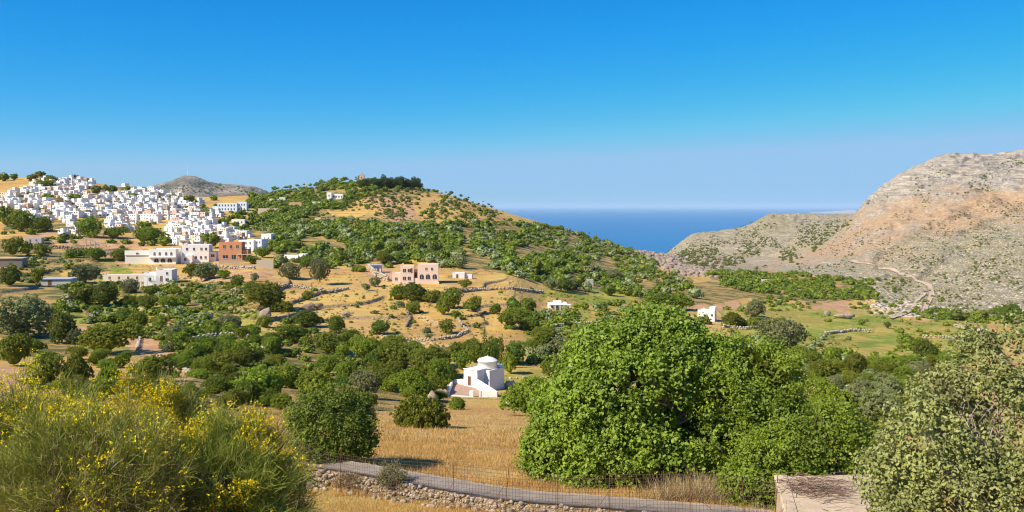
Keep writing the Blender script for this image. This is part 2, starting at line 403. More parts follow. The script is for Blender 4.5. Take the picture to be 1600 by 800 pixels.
    c = k.mix(at.outputs['Alpha'], farc, c)
    # dry stone faces where the ground steps down
    g = k.n('ShaderNodeNewGeometry'); sn = k.n('ShaderNodeSeparateXYZ'); k.l(g.outputs['True Normal'], sn.inputs[0])
    st = k.rng(sn.outputs[2], 0.90, 0.80)
    k.l(st, k.n('ShaderNodeMath').inputs[0])
    stone = k.ramp(k.voro(1.6, p, 'F1', 'Distance'), [(0.0, (0.42,0.34,0.25)), (0.5, (0.30,0.23,0.15)), (0.8, (0.10,0.075,0.045))])
    c = k.mix(k.math('MULTIPLY', k.math('MULTIPLY', st, k.math('SUBTRACT', 1.0, sp.outputs[1])), 0.75), c, stone)
    hh = k.math('ADD', k.math('MULTIPLY', fine, 0.6), k.math('MULTIPLY', vf, 0.25))
    hh = k.math('ADD', hh, k.math('MULTIPLY', k.math('MULTIPLY', k.math('ADD', edge, k.math('MULTIPLY', stra, 2.0)), sp.outputs[1]), 1.6))
    k.bump(hh, 0.8, 0.35)
    return k.col(c)
def mats():
    M['ground'] = ground_mat()
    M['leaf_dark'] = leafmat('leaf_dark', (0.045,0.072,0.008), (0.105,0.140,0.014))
    M['leaf_mid'] = leafmat('leaf_mid', (0.075,0.102,0.009), (0.180,0.212,0.018))
    M['leaf_olive'] = leafmat('leaf_olive', (0.095,0.112,0.036), (0.20,0.215,0.080), trans=0.15)
    M['leaf_bright'] = leafmat('leaf_bright', (0.11,0.145,0.010), (0.25,0.295,0.022))
    M['leaf_pine'] = leafmat('leaf_pine', (0.035,0.055,0.010), (0.075,0.105,0.020), trans=0.1)
    M['leaf_fig'] = leafmat('leaf_fig', (0.082,0.140,0.010), (0.20,0.285,0.018), (0.38,0.45,0.09), 0.35, 0.9, vary=0)
    M['leaf_fine'] = leafmat('leaf_fine', (0.088,0.140,0.010), (0.20,0.275,0.019), (0.32,0.38,0.06), 0.35, 0.7, vary=0.15)
    M['leaf_oak'] = leafmat('leaf_oak', (0.125,0.152,0.034), (0.29,0.315,0.078), (0.52,0.51,0.22), 0.2, 1.5, vary=0)
    M['leaf_scrub'] = leafmat('leaf_scrub', (0.070,0.085,0.018), (0.14,0.155,0.035))
    M['leaf_dry'] = leafmat('leaf_dry', (0.20,0.16,0.06), (0.36,0.28,0.12), trans=0.1)
    M['broom'] = leafmat('broom', (0.12,0.17,0.016), (0.26,0.31,0.035), (0.46,0.46,0.09), 0.15, 1.6, vary=0.5)
    M['broom_dry'] = leafmat('broom_dry', (0.26,0.20,0.08), (0.50,0.37,0.17), (0.66,0.52,0.28), 0.05, 2)
    M['petal'] = leafmat('petal', (0.85,0.60,0.006), (0.90,0.72,0.010), (0.92,0.78,0.02), 0.3, 3, vary=0.4)
    M['grass_dry'] = leafmat('grass_dry', (0.42,0.25,0.065), (0.66,0.43,0.12), (0.78,0.57,0.22), 0.2, 0.5)
    M['bark'] = simple('bark', (0.17,0.13,0.10), 0.9, 0.4, 8, 0.6)
    M['bark_pale'] = simple('bark_pale', (0.36,0.31,0.26), 0.9, 0.3, 8, 0.4)
    M['twig'] = simple('twig', (0.20,0.13,0.09), 0.9, 0.5, 12, 0.3)
    k = NT('plaster'); oi = k.n('ShaderNodeObjectInfo'); p = k.objc()
    c = k.mix(k.rng(k.noise(0.9, 5, 0.7, p), 0.5, 0.75, 0, 0.22), oi.outputs['Color'], (0.42,0.36,0.29))
    k.bump(k.noise(6, 4, 0.6, p), 0.25, 0.03); M['plaster'] = k.col(c)
    M['limewash'] = simple('limewash', (0.74,0.72,0.67), 0.9, 0.08, 1.2, 0.6)
    M['glass'] = simple('window_glass', (0.045,0.05,0.06), 0.25, 0.3, 4, 0.0)
    M['wood'] = simple('door_wood', (0.17,0.075,0.035), 0.6, 0.3, 5, 0.3)
    M['blue'] = simple('blue_paint', (0.10,0.22,0.42), 0.5, 0.1, 5, 0.1)
    M['wallstone'] = simple('wall_stone', (0.38,0.30,0.21), 0.95, 0.6, 5, 0.8)
    M['stone'] = simple('stone', (0.40,0.33,0.24), 0.95, 0.35, 3, 0.8)
    M['stone_dark'] = simple('stone_dark', (0.24,0.18,0.12), 0.95, 0.4, 2, 0.8)
    M['boulder'] = simple('boulder', (0.30,0.225,0.165), 0.95, 0.35, 0.8, 0.9)
    M['boulder_pale'] = simple('boulder_pale', (0.44,0.37,0.28), 0.95, 0.2, 0.8, 0.9)
    M['brick'] = simple('brick', (0.60,0.27,0.13), 0.9, 0.15, 3, 0.4)
    M['roof_tile'] = simple('roof_tile', (0.45,0.17,0.10), 0.9, 0.2, 6, 0.5)
    M['paver'] = simple('paver_floor', (0.36,0.24,0.17), 0.9, 0.2, 3, 0.4)
    M['rust'] = simple('rust', (0.17,0.085,0.045), 0.85, 0.35, 20, 0.3)
    M['wire'] = simple('wire', (0.13,0.085,0.055), 0.7, 0.3, 20, 0.1)
    M['sheet'] = simple('roof_sheet', (0.42,0.43,0.45), 0.5, 0.15, 1, 0.1)
    k = NT('path_concrete'); p = k.pos()
    c = k.ramp(k.noise(1.3, 6, 0.7, p), [(0.3, (0.20,0.16,0.12)), (0.7, (0.33,0.275,0.21))])
    c = k.mix(k.rng(k.noise(9, 5, 0.75, p), 0.52, 0.7, 0, 0.6), c, (0.16,0.14,0.12)); k.bump(k.noise(18, 5, 0.7, p), 0.6, 0.03); M['path'] = k.col(c)
    k = NT('cistern_concrete'); p = k.objc()
    c = k.ramp(k.noise(1.2, 6, 0.7, p), [(0.3, (0.40,0.30,0.19)), (0.7, (0.60,0.47,0.31))])
    c = k.mix(k.rng(k.noise(3.5, 6, 0.75, p), 0.55, 0.68, 0, 0.7), c, (0.22,0.18,0.14)); k.bump(k.noise(14, 5, 0.7, p), 0.6, 0.03); M['concrete'] = k.col(c)
    k = NT('track_dirt'); p = k.pos()
    c = k.ramp(k.noise(0.4, 5, 0.7, p), [(0.3, (0.38,0.27,0.18)), (0.7, (0.56,0.42,0.29))]); k.bump(k.noise(2, 5, 0.7, p), 0.4, 0.1); M['track'] = k.col(c)
    k = NT('sea_water'); p = k.pos(); k.b.inputs['Roughness'].default_value = 0.32; k.b.inputs['IOR'].default_value = 1.33
    k.b.inputs['Specular IOR Level'].default_value = 0.25
    n = k.noise(0.0012, 4, 0.6, k.maps(p, (1, 0.35, 1)))
    k.bump(k.noise(0.02, 6, 0.7, p), 0.35, 3.0)
    M['sea'] = k.col(k.ramp(n, [(0.3, (0.004,0.11,0.27)), (0.7, (0.006,0.135,0.32))]))
# ------------------------------------------------------------------ land cover (in photo azimuth / row of the visible ground)
def soft(px, py, polys, s=11, amp=26):
    wx = px + amp*fbm(px/24, py/14, s, 3); wy = py + amp*0.5*fbm(px/24, py/14, s+40, 3)
    m = np.zeros(np.shape(px))
    for p in polys: m = np.maximum(m, inpoly(wx, wy, p)*1.0)
    return m
P_GREEN = [[(170,420),(300,446),(380,448),(372,470),(240,470),(160,450)],[(300,480),(400,490),(420,515),(300,525)],[(40,380),(160,392),(230,404),(190,420),(60,410)],[(130,480),(220,490),(230,520),(140,510)],[(840,440),(1000,455),(1080,470),(960,480),(850,465)],[(1135,478),(1230,470),(1330,484),(1420,494),(1545,508),(1550,555),(1420,580),(1250,600),(1130,570)],
           [(0,430),(180,440),(350,440),(400,470),(360,560),(240,540),(100,560),(0,545)],
           [(790,583),(905,583),(905,602),(790,602)],[(545,545),(600,550),(640,600),(560,600)],
           [(330,528),(430,520),(440,560),(330,575)],[(820,500),(900,480),(1080,520),(1080,560),(850,580)],
           [(1240,560),(1460,560),(1400,640),(1300,620),(1240,600)]]
P_SOIL = [[(0,568),(60,575),(70,640),(0,640)],[(1075,455),(1130,452),(1185,478),(1090,480)],[(250,540),(310,545),(350,605),(260,600)],
          [(40,365),(130,372),(240,378),(240,388),(60,385)],[(170,385),(220,400),(200,415),(130,400)],[(1255,560),(1330,590),(1320,640),(1240,640)],
          [(990,440),(1060,430),(1100,450),(1000,452)],[(320,425),(420,420),(440,436),(330,445)],[(1240,455),(1330,470),(1330,486),(1240,478)],
          [(580,300),(620,300),(650,345),(600,350)],[(180,520),(280,500),(300,560),(210,560)],[(370,660),(450,650),(460,720),(390,715)],
          [(560,418),(612,416),(620,445),(585,445)],[(20,366),(110,372),(200,382),(180,392),(60,385)],[(270,455),(340,470),(380,440),(330,430)],[(560,395),(600,396),(640,402),(560,405)],[(100,520),(150,500),(190,520),(150,540)]]
P_SCRUB = [[(0,372),(110,385),(180,420),(60,420),(0,410)],[(180,428),(330,446),(400,462),(380,500),(250,470),(180,450)],[(400,300),(560,276),(680,290),(700,300),(560,312),(520,335),(620,345),(720,350),(860,345),(1000,392),(1040,420),(980,440),(840,432),(690,412),(560,405),(430,400),(380,360)],
           [(300,560),(430,540),(560,520),(720,570),(690,640),(560,650),(340,660),(300,620)],[(820,430),(1180,440),(1140,480),(1000,470),(830,440)],
           [(860,545),(1100,520),(1150,600),(1150,700),(900,680)],[(1330,600),(1420,580),(1460,640),(1360,690)],[(1100,420),(1370,430),(1370,470),(1180,470)],
           [(0,330),(120,345),(250,355),(250,366),(0,362)],[(0,420),(100,420),(120,560),(0,560)]]
P_ROCK = [[(985,392),(1050,392),(1060,360),(1200,325),(1336,330),(1420,230),(1700,180),(1900,180),(1900,520),(1490,497),(1430,498),(1370,478),(1360,446),(1240,425),(1130,424),(1085,425),(1040,416)],
          [(100,340),(240,289),(293,268),(340,282),(372,284),(420,296),(520,340),(300,350)]]
def build_ground():
    cols = np.concatenate([np.linspace(-3200,-300,60,endpoint=False), np.linspace(-300,0,60,endpoint=False), np.arange(0,1602,1.7), np.linspace(1602,1900,60), np.linspace(1960,4800,60)])
    rows = np.concatenate([[-400,-150,-60,-25,-10,-4,-1,0.5],np.linspace(1.5,17,40,endpoint=False),np.linspace(17,36,190,endpoint=False),
          np.exp(np.linspace(math.log(36),math.log(185),190,endpoint=False)),np.exp(np.linspace(math.log(185),math.log(500),430,endpoint=False)),
          np.exp(np.linspace(math.log(500),math.log(1500),300,endpoint=False)),np.exp(np.linspace(math.log(1500),math.log(2600),110,endpoint=False)),
          np.exp(np.linspace(math.log(2600),math.log(7200),130))])
    Cc, R = np.meshgrid(cols, rows)
    X = (Cc-CX)/F*np.maximum(np.where(R < 12, 12-(12-R)*0.0+0*R, R), 12)
    Yy = R
    Z = height(X, np.maximum(Yy, 0.6))
    Z = np.where(Yy < 0.6, -1.6+0.12*np.minimum(-Yy, 60), Z)
    nr, nc = X.shape
    V = np.stack([X, Yy, Z], -1).reshape(-1, 3)
    i = np.arange(nr*nc).reshape(nr, nc)
    Q = np.stack([i[:-1,:-1], i[:-1,1:], i[1:,1:], i[1:,:-1]], -1).reshape(-1, 4)
    me = mesh_np('ground', V, Q, M['ground'], smooth=True)
    px = CX+F*X/np.maximum(Yy, 1); py = HY-F*Z/np.maximum(Yy, 1)
    far = Yy > 33
    g = soft(px, py, P_GREEN, 11)*far; so = soft(px, py, P_SOIL, 12)*far; sc = soft(px, py, P_SCRUB, 13)*far; rk = soft(px, py, P_ROCK, 14, 7)*far
    g = g*(0.55+0.45*sstep(-0.2,0.3,fbm(px/30,py/10,77,3)))
    so = np.where(Yy < 120, np.maximum(so, (0.25+0.3*fbm(X/12,Yy/12,78,3))*(Yy > 25)), so)
    rk = np.maximum(rk, (px > 1360)*(px < 1650)*sstep(470, 440, py)*(Yy > 600))
    sea_edge = (Z < SEA+3)
    # brown band and green lower slopes of the big mountain
    l1 = np.interp(px, [1200,1336,1400,1500,1600], [400,340,318,305,290])   # grey rock above this row
    l2 = np.interp(px, [1200,1240,1340,1420,1500,1600], [412,412,405,378,360,345])  # rough scrubby slope below this row
    wob = 34*fbm(px/55, py/14, 55, 4)
    top = 1-sstep(-22, 18, py-l1+wob); low = sstep(-16, 20, py-l2+wob)
    mid = (1-top)*(1-low)
    br = top*0.25+mid*1.0+low*0.45; tf = top*0.12+mid*0.10+low*1.0
    hill2 = sstep(1360, 1300, px+10*fbm(px/20,py/12,59,2))*sstep(1020, 1250, Yy)*(Yy < 3200)
    br = br*(1-hill2)+0.45*hill2; tf = tf*(1-hill2)+(0.85+0.5*fbm(px/60,py/12,56,3))*hill2
    rr = (px < 1130)*(Yy < 1300)*(Yy > 500); tf = np.where(rr, 0.35, tf); br = np.where(rr, 0.5, br)
    bk = (Yy > 3200); tf = np.where(bk, 0.75, tf); br = np.where(bk, 0.7, br)
    rk = np.where(bk, 1.0, np.where((Yy < 2500) & (px < 700), 0.0, rk))
    one = np.ones_like(px)
    a = np.stack([g, rk, so, 1-bk*one], -1).reshape(-1).astype(np.float32)
    b = np.stack([br, np.clip(tf,0,1), sc, one], -1).reshape(-1).astype(np.float32)
    for nm, arr in (('cover', a), ('cover_more', b)):
        at = me.attributes.new(nm, 'FLOAT_COLOR', 'POINT'); at.data.foreach_set('color', arr)
    return tag(newobj('ground', me), kind='structure')
def ribbon(name, P, w, zf, mat, n=4, edge=0.0):
    P = np.asarray(P, float); T = np.gradient(P, axis=0); T /= np.linalg.norm(T, axis=1)[:,None]; N = np.stack([-T[:,1], T[:,0]], 1)
    rows = []
    for j in range(n+1):
        s = (j/n-0.5)*w
        wob = edge*(np.random.default_rng(j).random(len(P))-0.5) if j in (0, n) else 0
        Q = P + N*(s+wob)[:,None] if edge and j in (0, n) else P + N*s
        rows.append(np.column_stack([Q, zf(Q[:,0], Q[:,1])]))
    V = np.array(rows); top = V.reshape(-1,3); bot = top - np.array([0,0,0.12])
    m, k = V.shape[:2]; i = np.arange(m*k).reshape(m,k)
    Q = np.stack([i[:-1,:-1], i[:-1,1:], i[1:,1:], i[1:,:-1]], -1).reshape(-1,4)
    off = m*k
    S1 = np.stack([i[0,:-1], i[0,:-1]+off, i[0,1:]+off, i[0,1:]], -1); S2 = np.stack([i[-1,1:], i[-1,1:]+off, i[-1,:-1]+off, i[-1,:-1]], -1)
    Q = Q[:, ::-1]
    return newobj(name, mesh_np(name, np.vstack([top,bot]), np.vstack([Q,S1,S2]), mat))
def setting():
    build_ground()
    s = 320000
    V = []; Q = []
    xs = np.linspace(-s, s, 9); ys = np.concatenate([[-20000,0,2500,5000,9000,20000],np.linspace(40000,260000,6)])
    X, Y = np.meshgrid(xs, ys); V = np.stack([X, Y, np.full_like(X, SEA)], -1).reshape(-1,3); i = np.arange(X.size).reshape(X.shape)
    Q = np.stack([i[:-1,:-1], i[:-1,1:], i[1:,1:], i[1:,:-1]], -1).reshape(-1,4)
    tag(newobj('sea', mesh_np('sea', V, Q, M['sea'])), kind='structure')
    P = catmull(PATHXY, 24)
    o = ribbon('footpath', P, 1.0, lambda x, y: -7.985+0.012*fbm(x*1.5,y*1.5,3,3), M['path'], 6, 0.10); tag(o, kind='structure')
    # dirt track up the foot of the mountain
    T = [(1441,493),(1447,478),(1455,462),(1452,448),(1438,441),(1415,432),(1398,424),(1380,420),(1350,412),(1330,408)]
    W = [hit(*p, ymin=520) for p in T]
    P = catmull([(w[0], w[1]) for w in W], 10)
    o = ribbon('dirt_track', P, 3.8, lambda x, y: height(x, y)+0.5, M['track'], 4, 0.8); tag(o, kind='structure')
    T = [(1392,499),(1415,490),(1432,472),(1445,458)]
    W = [hit(*p, ymin=480) for p in T]
    P = catmull([(w[0], w[1]) for w in W], 8)
    o = ribbon('dirt_track', P, 3.2, lambda x, y: height(x, y)+0.6, M['track'], 4, 0.6); tag(o, kind='structure')
    T = [(258,478),(276,486),(292,497),(300,510),(290,516)]
    W = [hit(*p, ymin=150) for p in T]
    P = catmull([(w[0], w[1]) for w in W], 8)
    o = ribbon('dirt_path', P, 2.4, lambda x, y: height(x, y)+0.22, M['track'], 4, 0.3); tag(o, kind='structure')
    # pale island on the horizon
    rx = np.linspace(-1,1,80); ry = np.linspace(-1,1,24); A, B = np.meshgrid(rx, ry)
    y0 = 30500; x0 = (1312-CX)/F*y0
    hgt = np.clip(1-(A**2)**1.3-(B**2), 0, 1)**0.6*150*(0.55+0.6*fbm(A*3+5, B*2, 91, 4)+0.35*A)
    V = np.stack([x0+A*1150, y0+B*900, SEA-5+np.maximum(hgt,0)], -1).reshape(-1,3); i = np.arange(A.size).reshape(A.shape)
    Q = np.stack([i[:-1,:-1], i[:-1,1:], i[1:,1:], i[1:,:-1]], -1).reshape(-1,4)
    tag(newobj('island', mesh_np('island', V, Q, simple('island_rock', (0.38,0.33,0.30), 0.95, 0.2, 0.002))), kind='structure')
SUN_AZ = math.atan2(-0.85, -0.53); SUN_EL = math.radians(41)
def light_and_camera(haze=True):
    global SKT, SKG, SKS
    w = bpy.data.worlds.new('World'); SC.world = w; w.use_nodes = True; nt = w.node_tree
    bg = nt.nodes['Background']; sk = nt.nodes.new('ShaderNodeTexSky'); sk.sky_type = 'NISHITA'; sk.sun_disc = False
    # direction towards the sun in plan: (-0.85, -0.53)
    sd = Vector((-0.85*math.cos(SUN_EL), -0.527*math.cos(SUN_EL), math.sin(SUN_EL))).normalized()
    sk.sun_elevation = SUN_EL; sk.sun_rotation = math.atan2(sd.x, sd.y)
    sk.altitude = 300; sk.air_density = 1.0; sk.dust_density = 0.15; sk.ozone_density = 3.0
    def vm(op, a, v):
        x = nt.nodes.new('ShaderNodeVectorMath'); x.operation = op; nt.links.new(a, x.inputs[0]); x.inputs[1].default_value = v; return x.outputs[0]
    # a polarised, deep blue air: the sky's own colour with more contrast
    a = vm('MULTIPLY', sk.outputs[0], (0.10*SKT[0], 0.10*SKT[1], 0.10*SKT[2]))
    gm = nt.nodes.new('ShaderNodeGamma'); gm.inputs[1].default_value = SKG; nt.links.new(a, gm.inputs[0])
    hs = nt.nodes.new('ShaderNodeHueSaturation'); hs.inputs['Saturation'].default_value = SKS; hs.inputs['Value'].default_value = 1.0
    nt.links.new(vm('MULTIPLY', gm.outputs[0], (10,10,10)), hs.inputs['Color']); 
    b = vm('MULTIPLY', hs.outputs[0], (0.127,)*3); sx = nt.nodes.new('ShaderNodeSeparateXYZ'); nt.links.new(b, sx.inputs[0]); cb = nt.nodes.new('ShaderNodeCombineXYZ')
    for i, (g, k) in enumerate(SKC):
        q = nt.nodes.new('ShaderNodeMath'); q.operation = 'POWER'; nt.links.new(sx.outputs[i], q.inputs[0]); q.inputs[1].default_value = g
        r = nt.nodes.new('ShaderNodeMath'); r.operation = 'MULTIPLY'; nt.links.new(q.outputs[0], r.inputs[0]); r.inputs[1].default_value = k/0.127; mn = nt.nodes.new('ShaderNodeMath'); mn.operation = 'MINIMUM'; nt.links.new(r.outputs[0], mn.inputs[0]); mn.inputs[1].default_value = SKM[i]/0.127; nt.links.new(mn.outputs[0], cb.inputs[i])
    nt.links.new(cb.outputs[0], bg.inputs[0]); bg.inputs[1].default_value = 0.081
    L = bpy.data.lights.new('sun', 'SUN'); L.energy = 4.9; L.angle = math.radians(0.5); L.color = (1.0, 0.905, 0.76)
    o = newobj('sun', L); o.rotation_euler = sd.to_track_quat('Z', 'Y').to_euler()
    c = bpy.data.cameras.new('camera'); c.sensor_width = 36; c.lens = 36*F/1600; c.shift_y = -(400-HY)/1600
    c.clip_start = 0.3; c.clip_end = 600000
    co = newobj('camera', c); co.rotation_euler = (math.radians(90), 0, 0); SC.camera = co
    v = SC.view_settings; v.view_transform = 'Standard'; v.look = 'None'; v.exposure = 0.65; v.gamma = 1; v.use_curve_mapping = False
    if haze:
        bm = bmesh.new(); bmesh.ops.create_cube(bm, size=1.0)
        for q in bm.verts: q.co = Vector((q.co.x*700000, 130000+q.co.y*300000, (SEA-80+210)/2+(q.co.z)*(210-SEA+80)))
        me = mesh_bm('haze', bm, None); h = tag(newobj('haze', me), kind='stuff')
        m = bpy.data.materials.new('haze'); m.use_nodes = True; t = m.node_tree; t.nodes.clear()
        ou = t.nodes.new('ShaderNodeOutputMaterial'); pv = t.nodes.new('ShaderNodeVolumePrincipled'); t.links.new(pv.outputs[0], ou.inputs['Volume'])
        pv.inputs['Color'].default_value = (0.62,0.78,0.86,1); pv.inputs['Density'].default_value = HAZE; pv.inputs['Anisotropy'].default_value = 0.0
        me.materials.append(m)
    cy = SC.cycles; cy.max_bounces = 6; cy.diffuse_bounces = 3; cy.transmission_bounces = 4; cy.transparent_max_bounces = 8; cy.volume_bounces = 1
    cy.use_denoising = True; cy.filter_width = 1.1
HAZE = 2.1e-5
SKT = (0.75, 0.92, 1.0); SKG = 1.25; SKS = 1.15; SKM = (0.30, 0.56, 0.86); SKC = ((1.85,2.0),(0.70,0.785),(0.42,1.02))
# ------------------------------------------------------------------ vegetation
def unit(a): return a/np.maximum(np.linalg.norm(a, axis=-1, keepdims=True), 1e-9)
def rdir(n, r, zmin=-1.0):
    v = unit(r.normal(size=(int(n*2.6)+40, 3))); v = v[v[:,2] >= zmin]; return v[:n]
def leaf_quads(C, N, size, r, aspect=1.9, fold=0.0):
    """pointed leaf: four corners, base - side - tip - side"""
    n = len(C); t = unit(np.cross(N, unit(r.normal(size=(n,3))))); b = np.cross(N, t)
    s = (size if np.ndim(size) else np.full(n, size))[:,None]*(0.6+0.8*r.random((n,1)))
    L = t*s*0.5*aspect**0.5; W = b*s*0.5/aspect**0.5
    V = np.stack([C-L, C+W+N*s*fold, C+L, C-W+N*s*fold], 1).reshape(-1,3)
    Q = np.arange(n*4).reshape(n,4); return V, Q
_ico = {}
def ico(sub):
    if sub not in _ico:
        bm = bmesh.new(); bmesh.ops.create_icosphere(bm, subdivisions=sub, radius=1); bm.verts.ensure_lookup_table()
        _ico[sub] = (np.array([v.co for v in bm.verts]), np.array([[v.index for v in f.verts] for f in bm.faces])); bm.free()
    return _ico[sub]
def n3(P, f, s=0):
    return (fbm(P[:,0]*f+P[:,2]*f*0.7, P[:,1]*f-P[:,2]*f*0.6, s, 3))
class Acc:
    def __init__(s): s.V = []; s.Q = []; s.T = []; s.n = 0
    def add(s, V, Q=None, T=None):
        s.V.append(V)
        if Q is not None and len(Q): s.Q.append(np.asarray(Q)+s.n)
        if T is not None and len(T): s.T.append(np.asarray(T)+s.n)
        s.n += len(V)
    def mesh(s, name, mat, smooth=False):
        return mesh_np(name, np.vstack(s.V), np.vstack(s.Q) if s.Q else None, mat, smooth, np.vstack(s.T) if s.T else None)
def crown(lobes, clumps, per, leaf, seed, clump_r=0.16, core=0.74, up=0.25, zmin=-0.5, aspect=1.7, spread=1.0):
    """lobes: (cx,cy,cz, rx,ry,rz). Leaves gather in clumps that sit on and under the crown's uneven surface."""
    r = np.random.default_rng(seed); A = Acc(); L = np.array(lobes, float)
    area = (L[:,3]*L[:,4]+L[:,4]*L[:,5]+L[:,3]*L[:,5]); k = r.choice(len(L), size=clumps*2, p=area/area.sum())
    d = rdir(clumps*2, r, zmin); k = k[:len(d)]
    rad = 1+0.13*r.normal(size=len(d))-0.05
    C = L[k,:3]+d*L[k,3:]*rad[:,None]; keep = np.ones(len(C), bool)
    for i, l in enumerate(L):
        q = np.linalg.norm((C-l[:3])/l[3:], axis=1); keep &= ~((q < 0.86) & (k != i))
    keep &= C[:,2] > 0.0
    C = C[keep][:clumps]; d = d[keep][:clumps]; k = k[keep][:clumps]; m = len(C)
    cr = clump_r*np.cbrt(L[k,3]*L[k,4]*L[k,5])*(0.6+0.8*r.random(m))
    v = rdir(m*per, r, -1); v = v[:m*per]; m2 = len(v)//per; C, d, cr = C[:m2], d[:m2], cr[:m2]
    v = v[:m2*per].reshape(m2, per, 3)
    v = unit(v+d[:,None,:]*0.55)
    rr = (0.55+0.5*r.random((m2, per, 1)))
    P = (C[:,None,:]+v*cr[:,None,None]*rr*np.array([1.15,1.15,0.85])*spread).reshape(-1,3)
    N = unit(v.reshape(-1,3)*0.8+np.array([0,0,up])+0.45*r.normal(size=(m2*per,3)))
    V, Q = leaf_quads(P, N, leaf, r, aspect); A.add(V, Q)
    if core:  # solid blobs added inside the lobes to block light as dense foliage does
        iv, it = ico(2)
        for li, l in enumerate(L):
            w = iv*(1+0.12*n3(iv*1.0+l[:3], 2.2, seed))[:,None]
            cc = w*l[3:]*(core if core > 0.8 else 0.74 if li == 0 else 0.36)+l[:3]; cc[:,2] = np.maximum(cc[:,2], 0.03*l[5]); A.add(cc, None, it)
    return A
def tube(P, R, seg=6):
    P = np.asarray(P, float); R = np.asarray(R, float); T = unit(np.gradient(P, axis=0))
    a = np.where(np.abs(T[:,2:3]) > 0.9, np.array([[1.,0,0]]), np.array([[0,0,1.]])); B = unit(np.cross(T, a)); Cc = np.cross(T, B)
    th = np.linspace(0, 2*np.pi, seg, endpoint=False)
    V = (P[:,None,:]+R[:,None,None]*(np.cos(th)[None,:,None]*B[:,None,:]+np.sin(th)[None,:,None]*Cc[:,None,:])).reshape(-1,3)
    n = len(P); i = np.arange(n*seg).reshape(n, seg); j = np.roll(i, -1, 1)
    Q = np.stack([i[:-1], j[:-1], j[1:], i[1:]], -1).reshape(-1,4)
    return V, Q
def limb(A, a, b, r0, r1, rs, bend=0.12, n=6, seg=5):
    a = np.array(a, float); b = np.array(b, float); L = np.linalg.norm(b-a)
    t = np.linspace(0,1,n)[:,None]; m = rs.normal(size=3)*bend*L; m2 = rs.normal(size=3)*bend*L*0.5
    P = a+(b-a)*t+m*np.sin(np.pi*t)+m2*np.sin(2*np.pi*t); V, Q = tube(P, r0+(r1-r0)*t[:,0], seg); A.add(V, Q); return P
def trunk(h, r0, tops, seed, base=0.0):
    A = Acc(); rs = np.random.default_rng(seed)
    P = limb(A, (0,0,-0.3), (0.05*h,0,h), r0*1.25, r0*0.8, rs, 0.05, 6, 7)
    for t in tops: limb(A, P[-1]-np.array([0,0,0.1*h]), t, r0*0.7, r0*0.2, rs, 0.12, 6, 5)
    return A
def lobes_for(kind, r):
    """unit-size crowns: width about 1, standing on z=0; returns lobes and trunk height"""
    L = []
    if kind == 'bush':
        n = 6; L.append((0,0,0.30,0.36,0.34,0.34))
        for i in range(n):
            a = i*2*math.pi/n+r.random(); q = 0.12+0.20*r.random(); s = 0.14+0.13*r.random()
            L.append((math.cos(a)*q*1.15, math.sin(a)*q*1.1, 0.20+0.30*r.random(), s*1.1, s*1.1, s))
        return L, 0
    if kind == 'low':
        for i in range(5):
            a = r.random()*6.28; q = 0.30*r.random(); s = 0.16+0.1*r.random()
            L.append((math.cos(a)*q, math.sin(a)*q, 0.12, s*1.3, s*1.2, s*0.9))
        return L, 0
    if kind in ('oak','olive'):
        h = 0.13; L.append((0,0,0.42,0.36,0.34,0.32)); n = 9
        for i in range(n):
            a = i*2*math.pi/n+r.random()*0.6; q = 0.14+0.24*r.random(); s = (0.14 if kind == 'oak' else 0.13)+0.10*r.random()
            L.append((math.cos(a)*q, math.sin(a)*q, 0.17+0.46*r.random(), s, s, s*0.9))
        return L, h
    if kind == 'poplar':
        for i in range(7): s = (0.17, 0.20, 0.21, 0.20, 0.17, 0.13, 0.08)[i]; L.append(((r.random()-.5)*0.06, (r.random()-.5)*0.06, 0.25+i*0.28, s, s, 0.24))
        return L, 0.2
    if kind == 'pine':
        h = 0.30
        for i in range(9):
            a = i*0.9+r.random(); q = 0.22*r.random()+0.05; s = 0.18+0.08*r.random()
            L.append((math.cos(a)*q, math.sin(a)*q, 0.38+0.075*i, s*1.2, s*1.2, s*0.9))
        return L, h
PROTO = {}
LOD = {0:(780,34,0.020,0.105), 1:(300,17,0.040,0.15), 2:(70,9,0.085,0.24), 3:(34,7,0.13,0.30)}
def proto(kind, mat, lod, var):
    key = (kind, mat, lod, var)
    if key not in PROTO:
        r = np.random.default_rng(hash((kind, var)) % 1000 if False else sum(map(ord, kind))*7+var)
        L, h = lobes_for(kind, r); c, p, lf, cr = LOD[lod]
        A = crown(L, c, p, lf, 31*var+len(kind), cr, (0.62, 0.74, 0.84, 0.86)[lod], zmin=-0.92 if h else -0.35, aspect=1.7 if kind != 'olive' else 2.4)
        me = A.mesh(kind+'_crown', M[mat]); tr = None
        if h:
            rs = np.random.default_rng(var); tops = [(l[0]*0.9, l[1]*0.9, l[2]) for l in L[1:5]]
            tr = trunk(h, 0.035 if kind != 'pine' else 0.03, tops, var).mesh(kind+'_trunk', M['bark'])
        PROTO[key] = (me, tr, A if lod >= 2 else None)
    return PROTO[key]
TREES = []         # (object, px, py, words) to be labelled once all stand
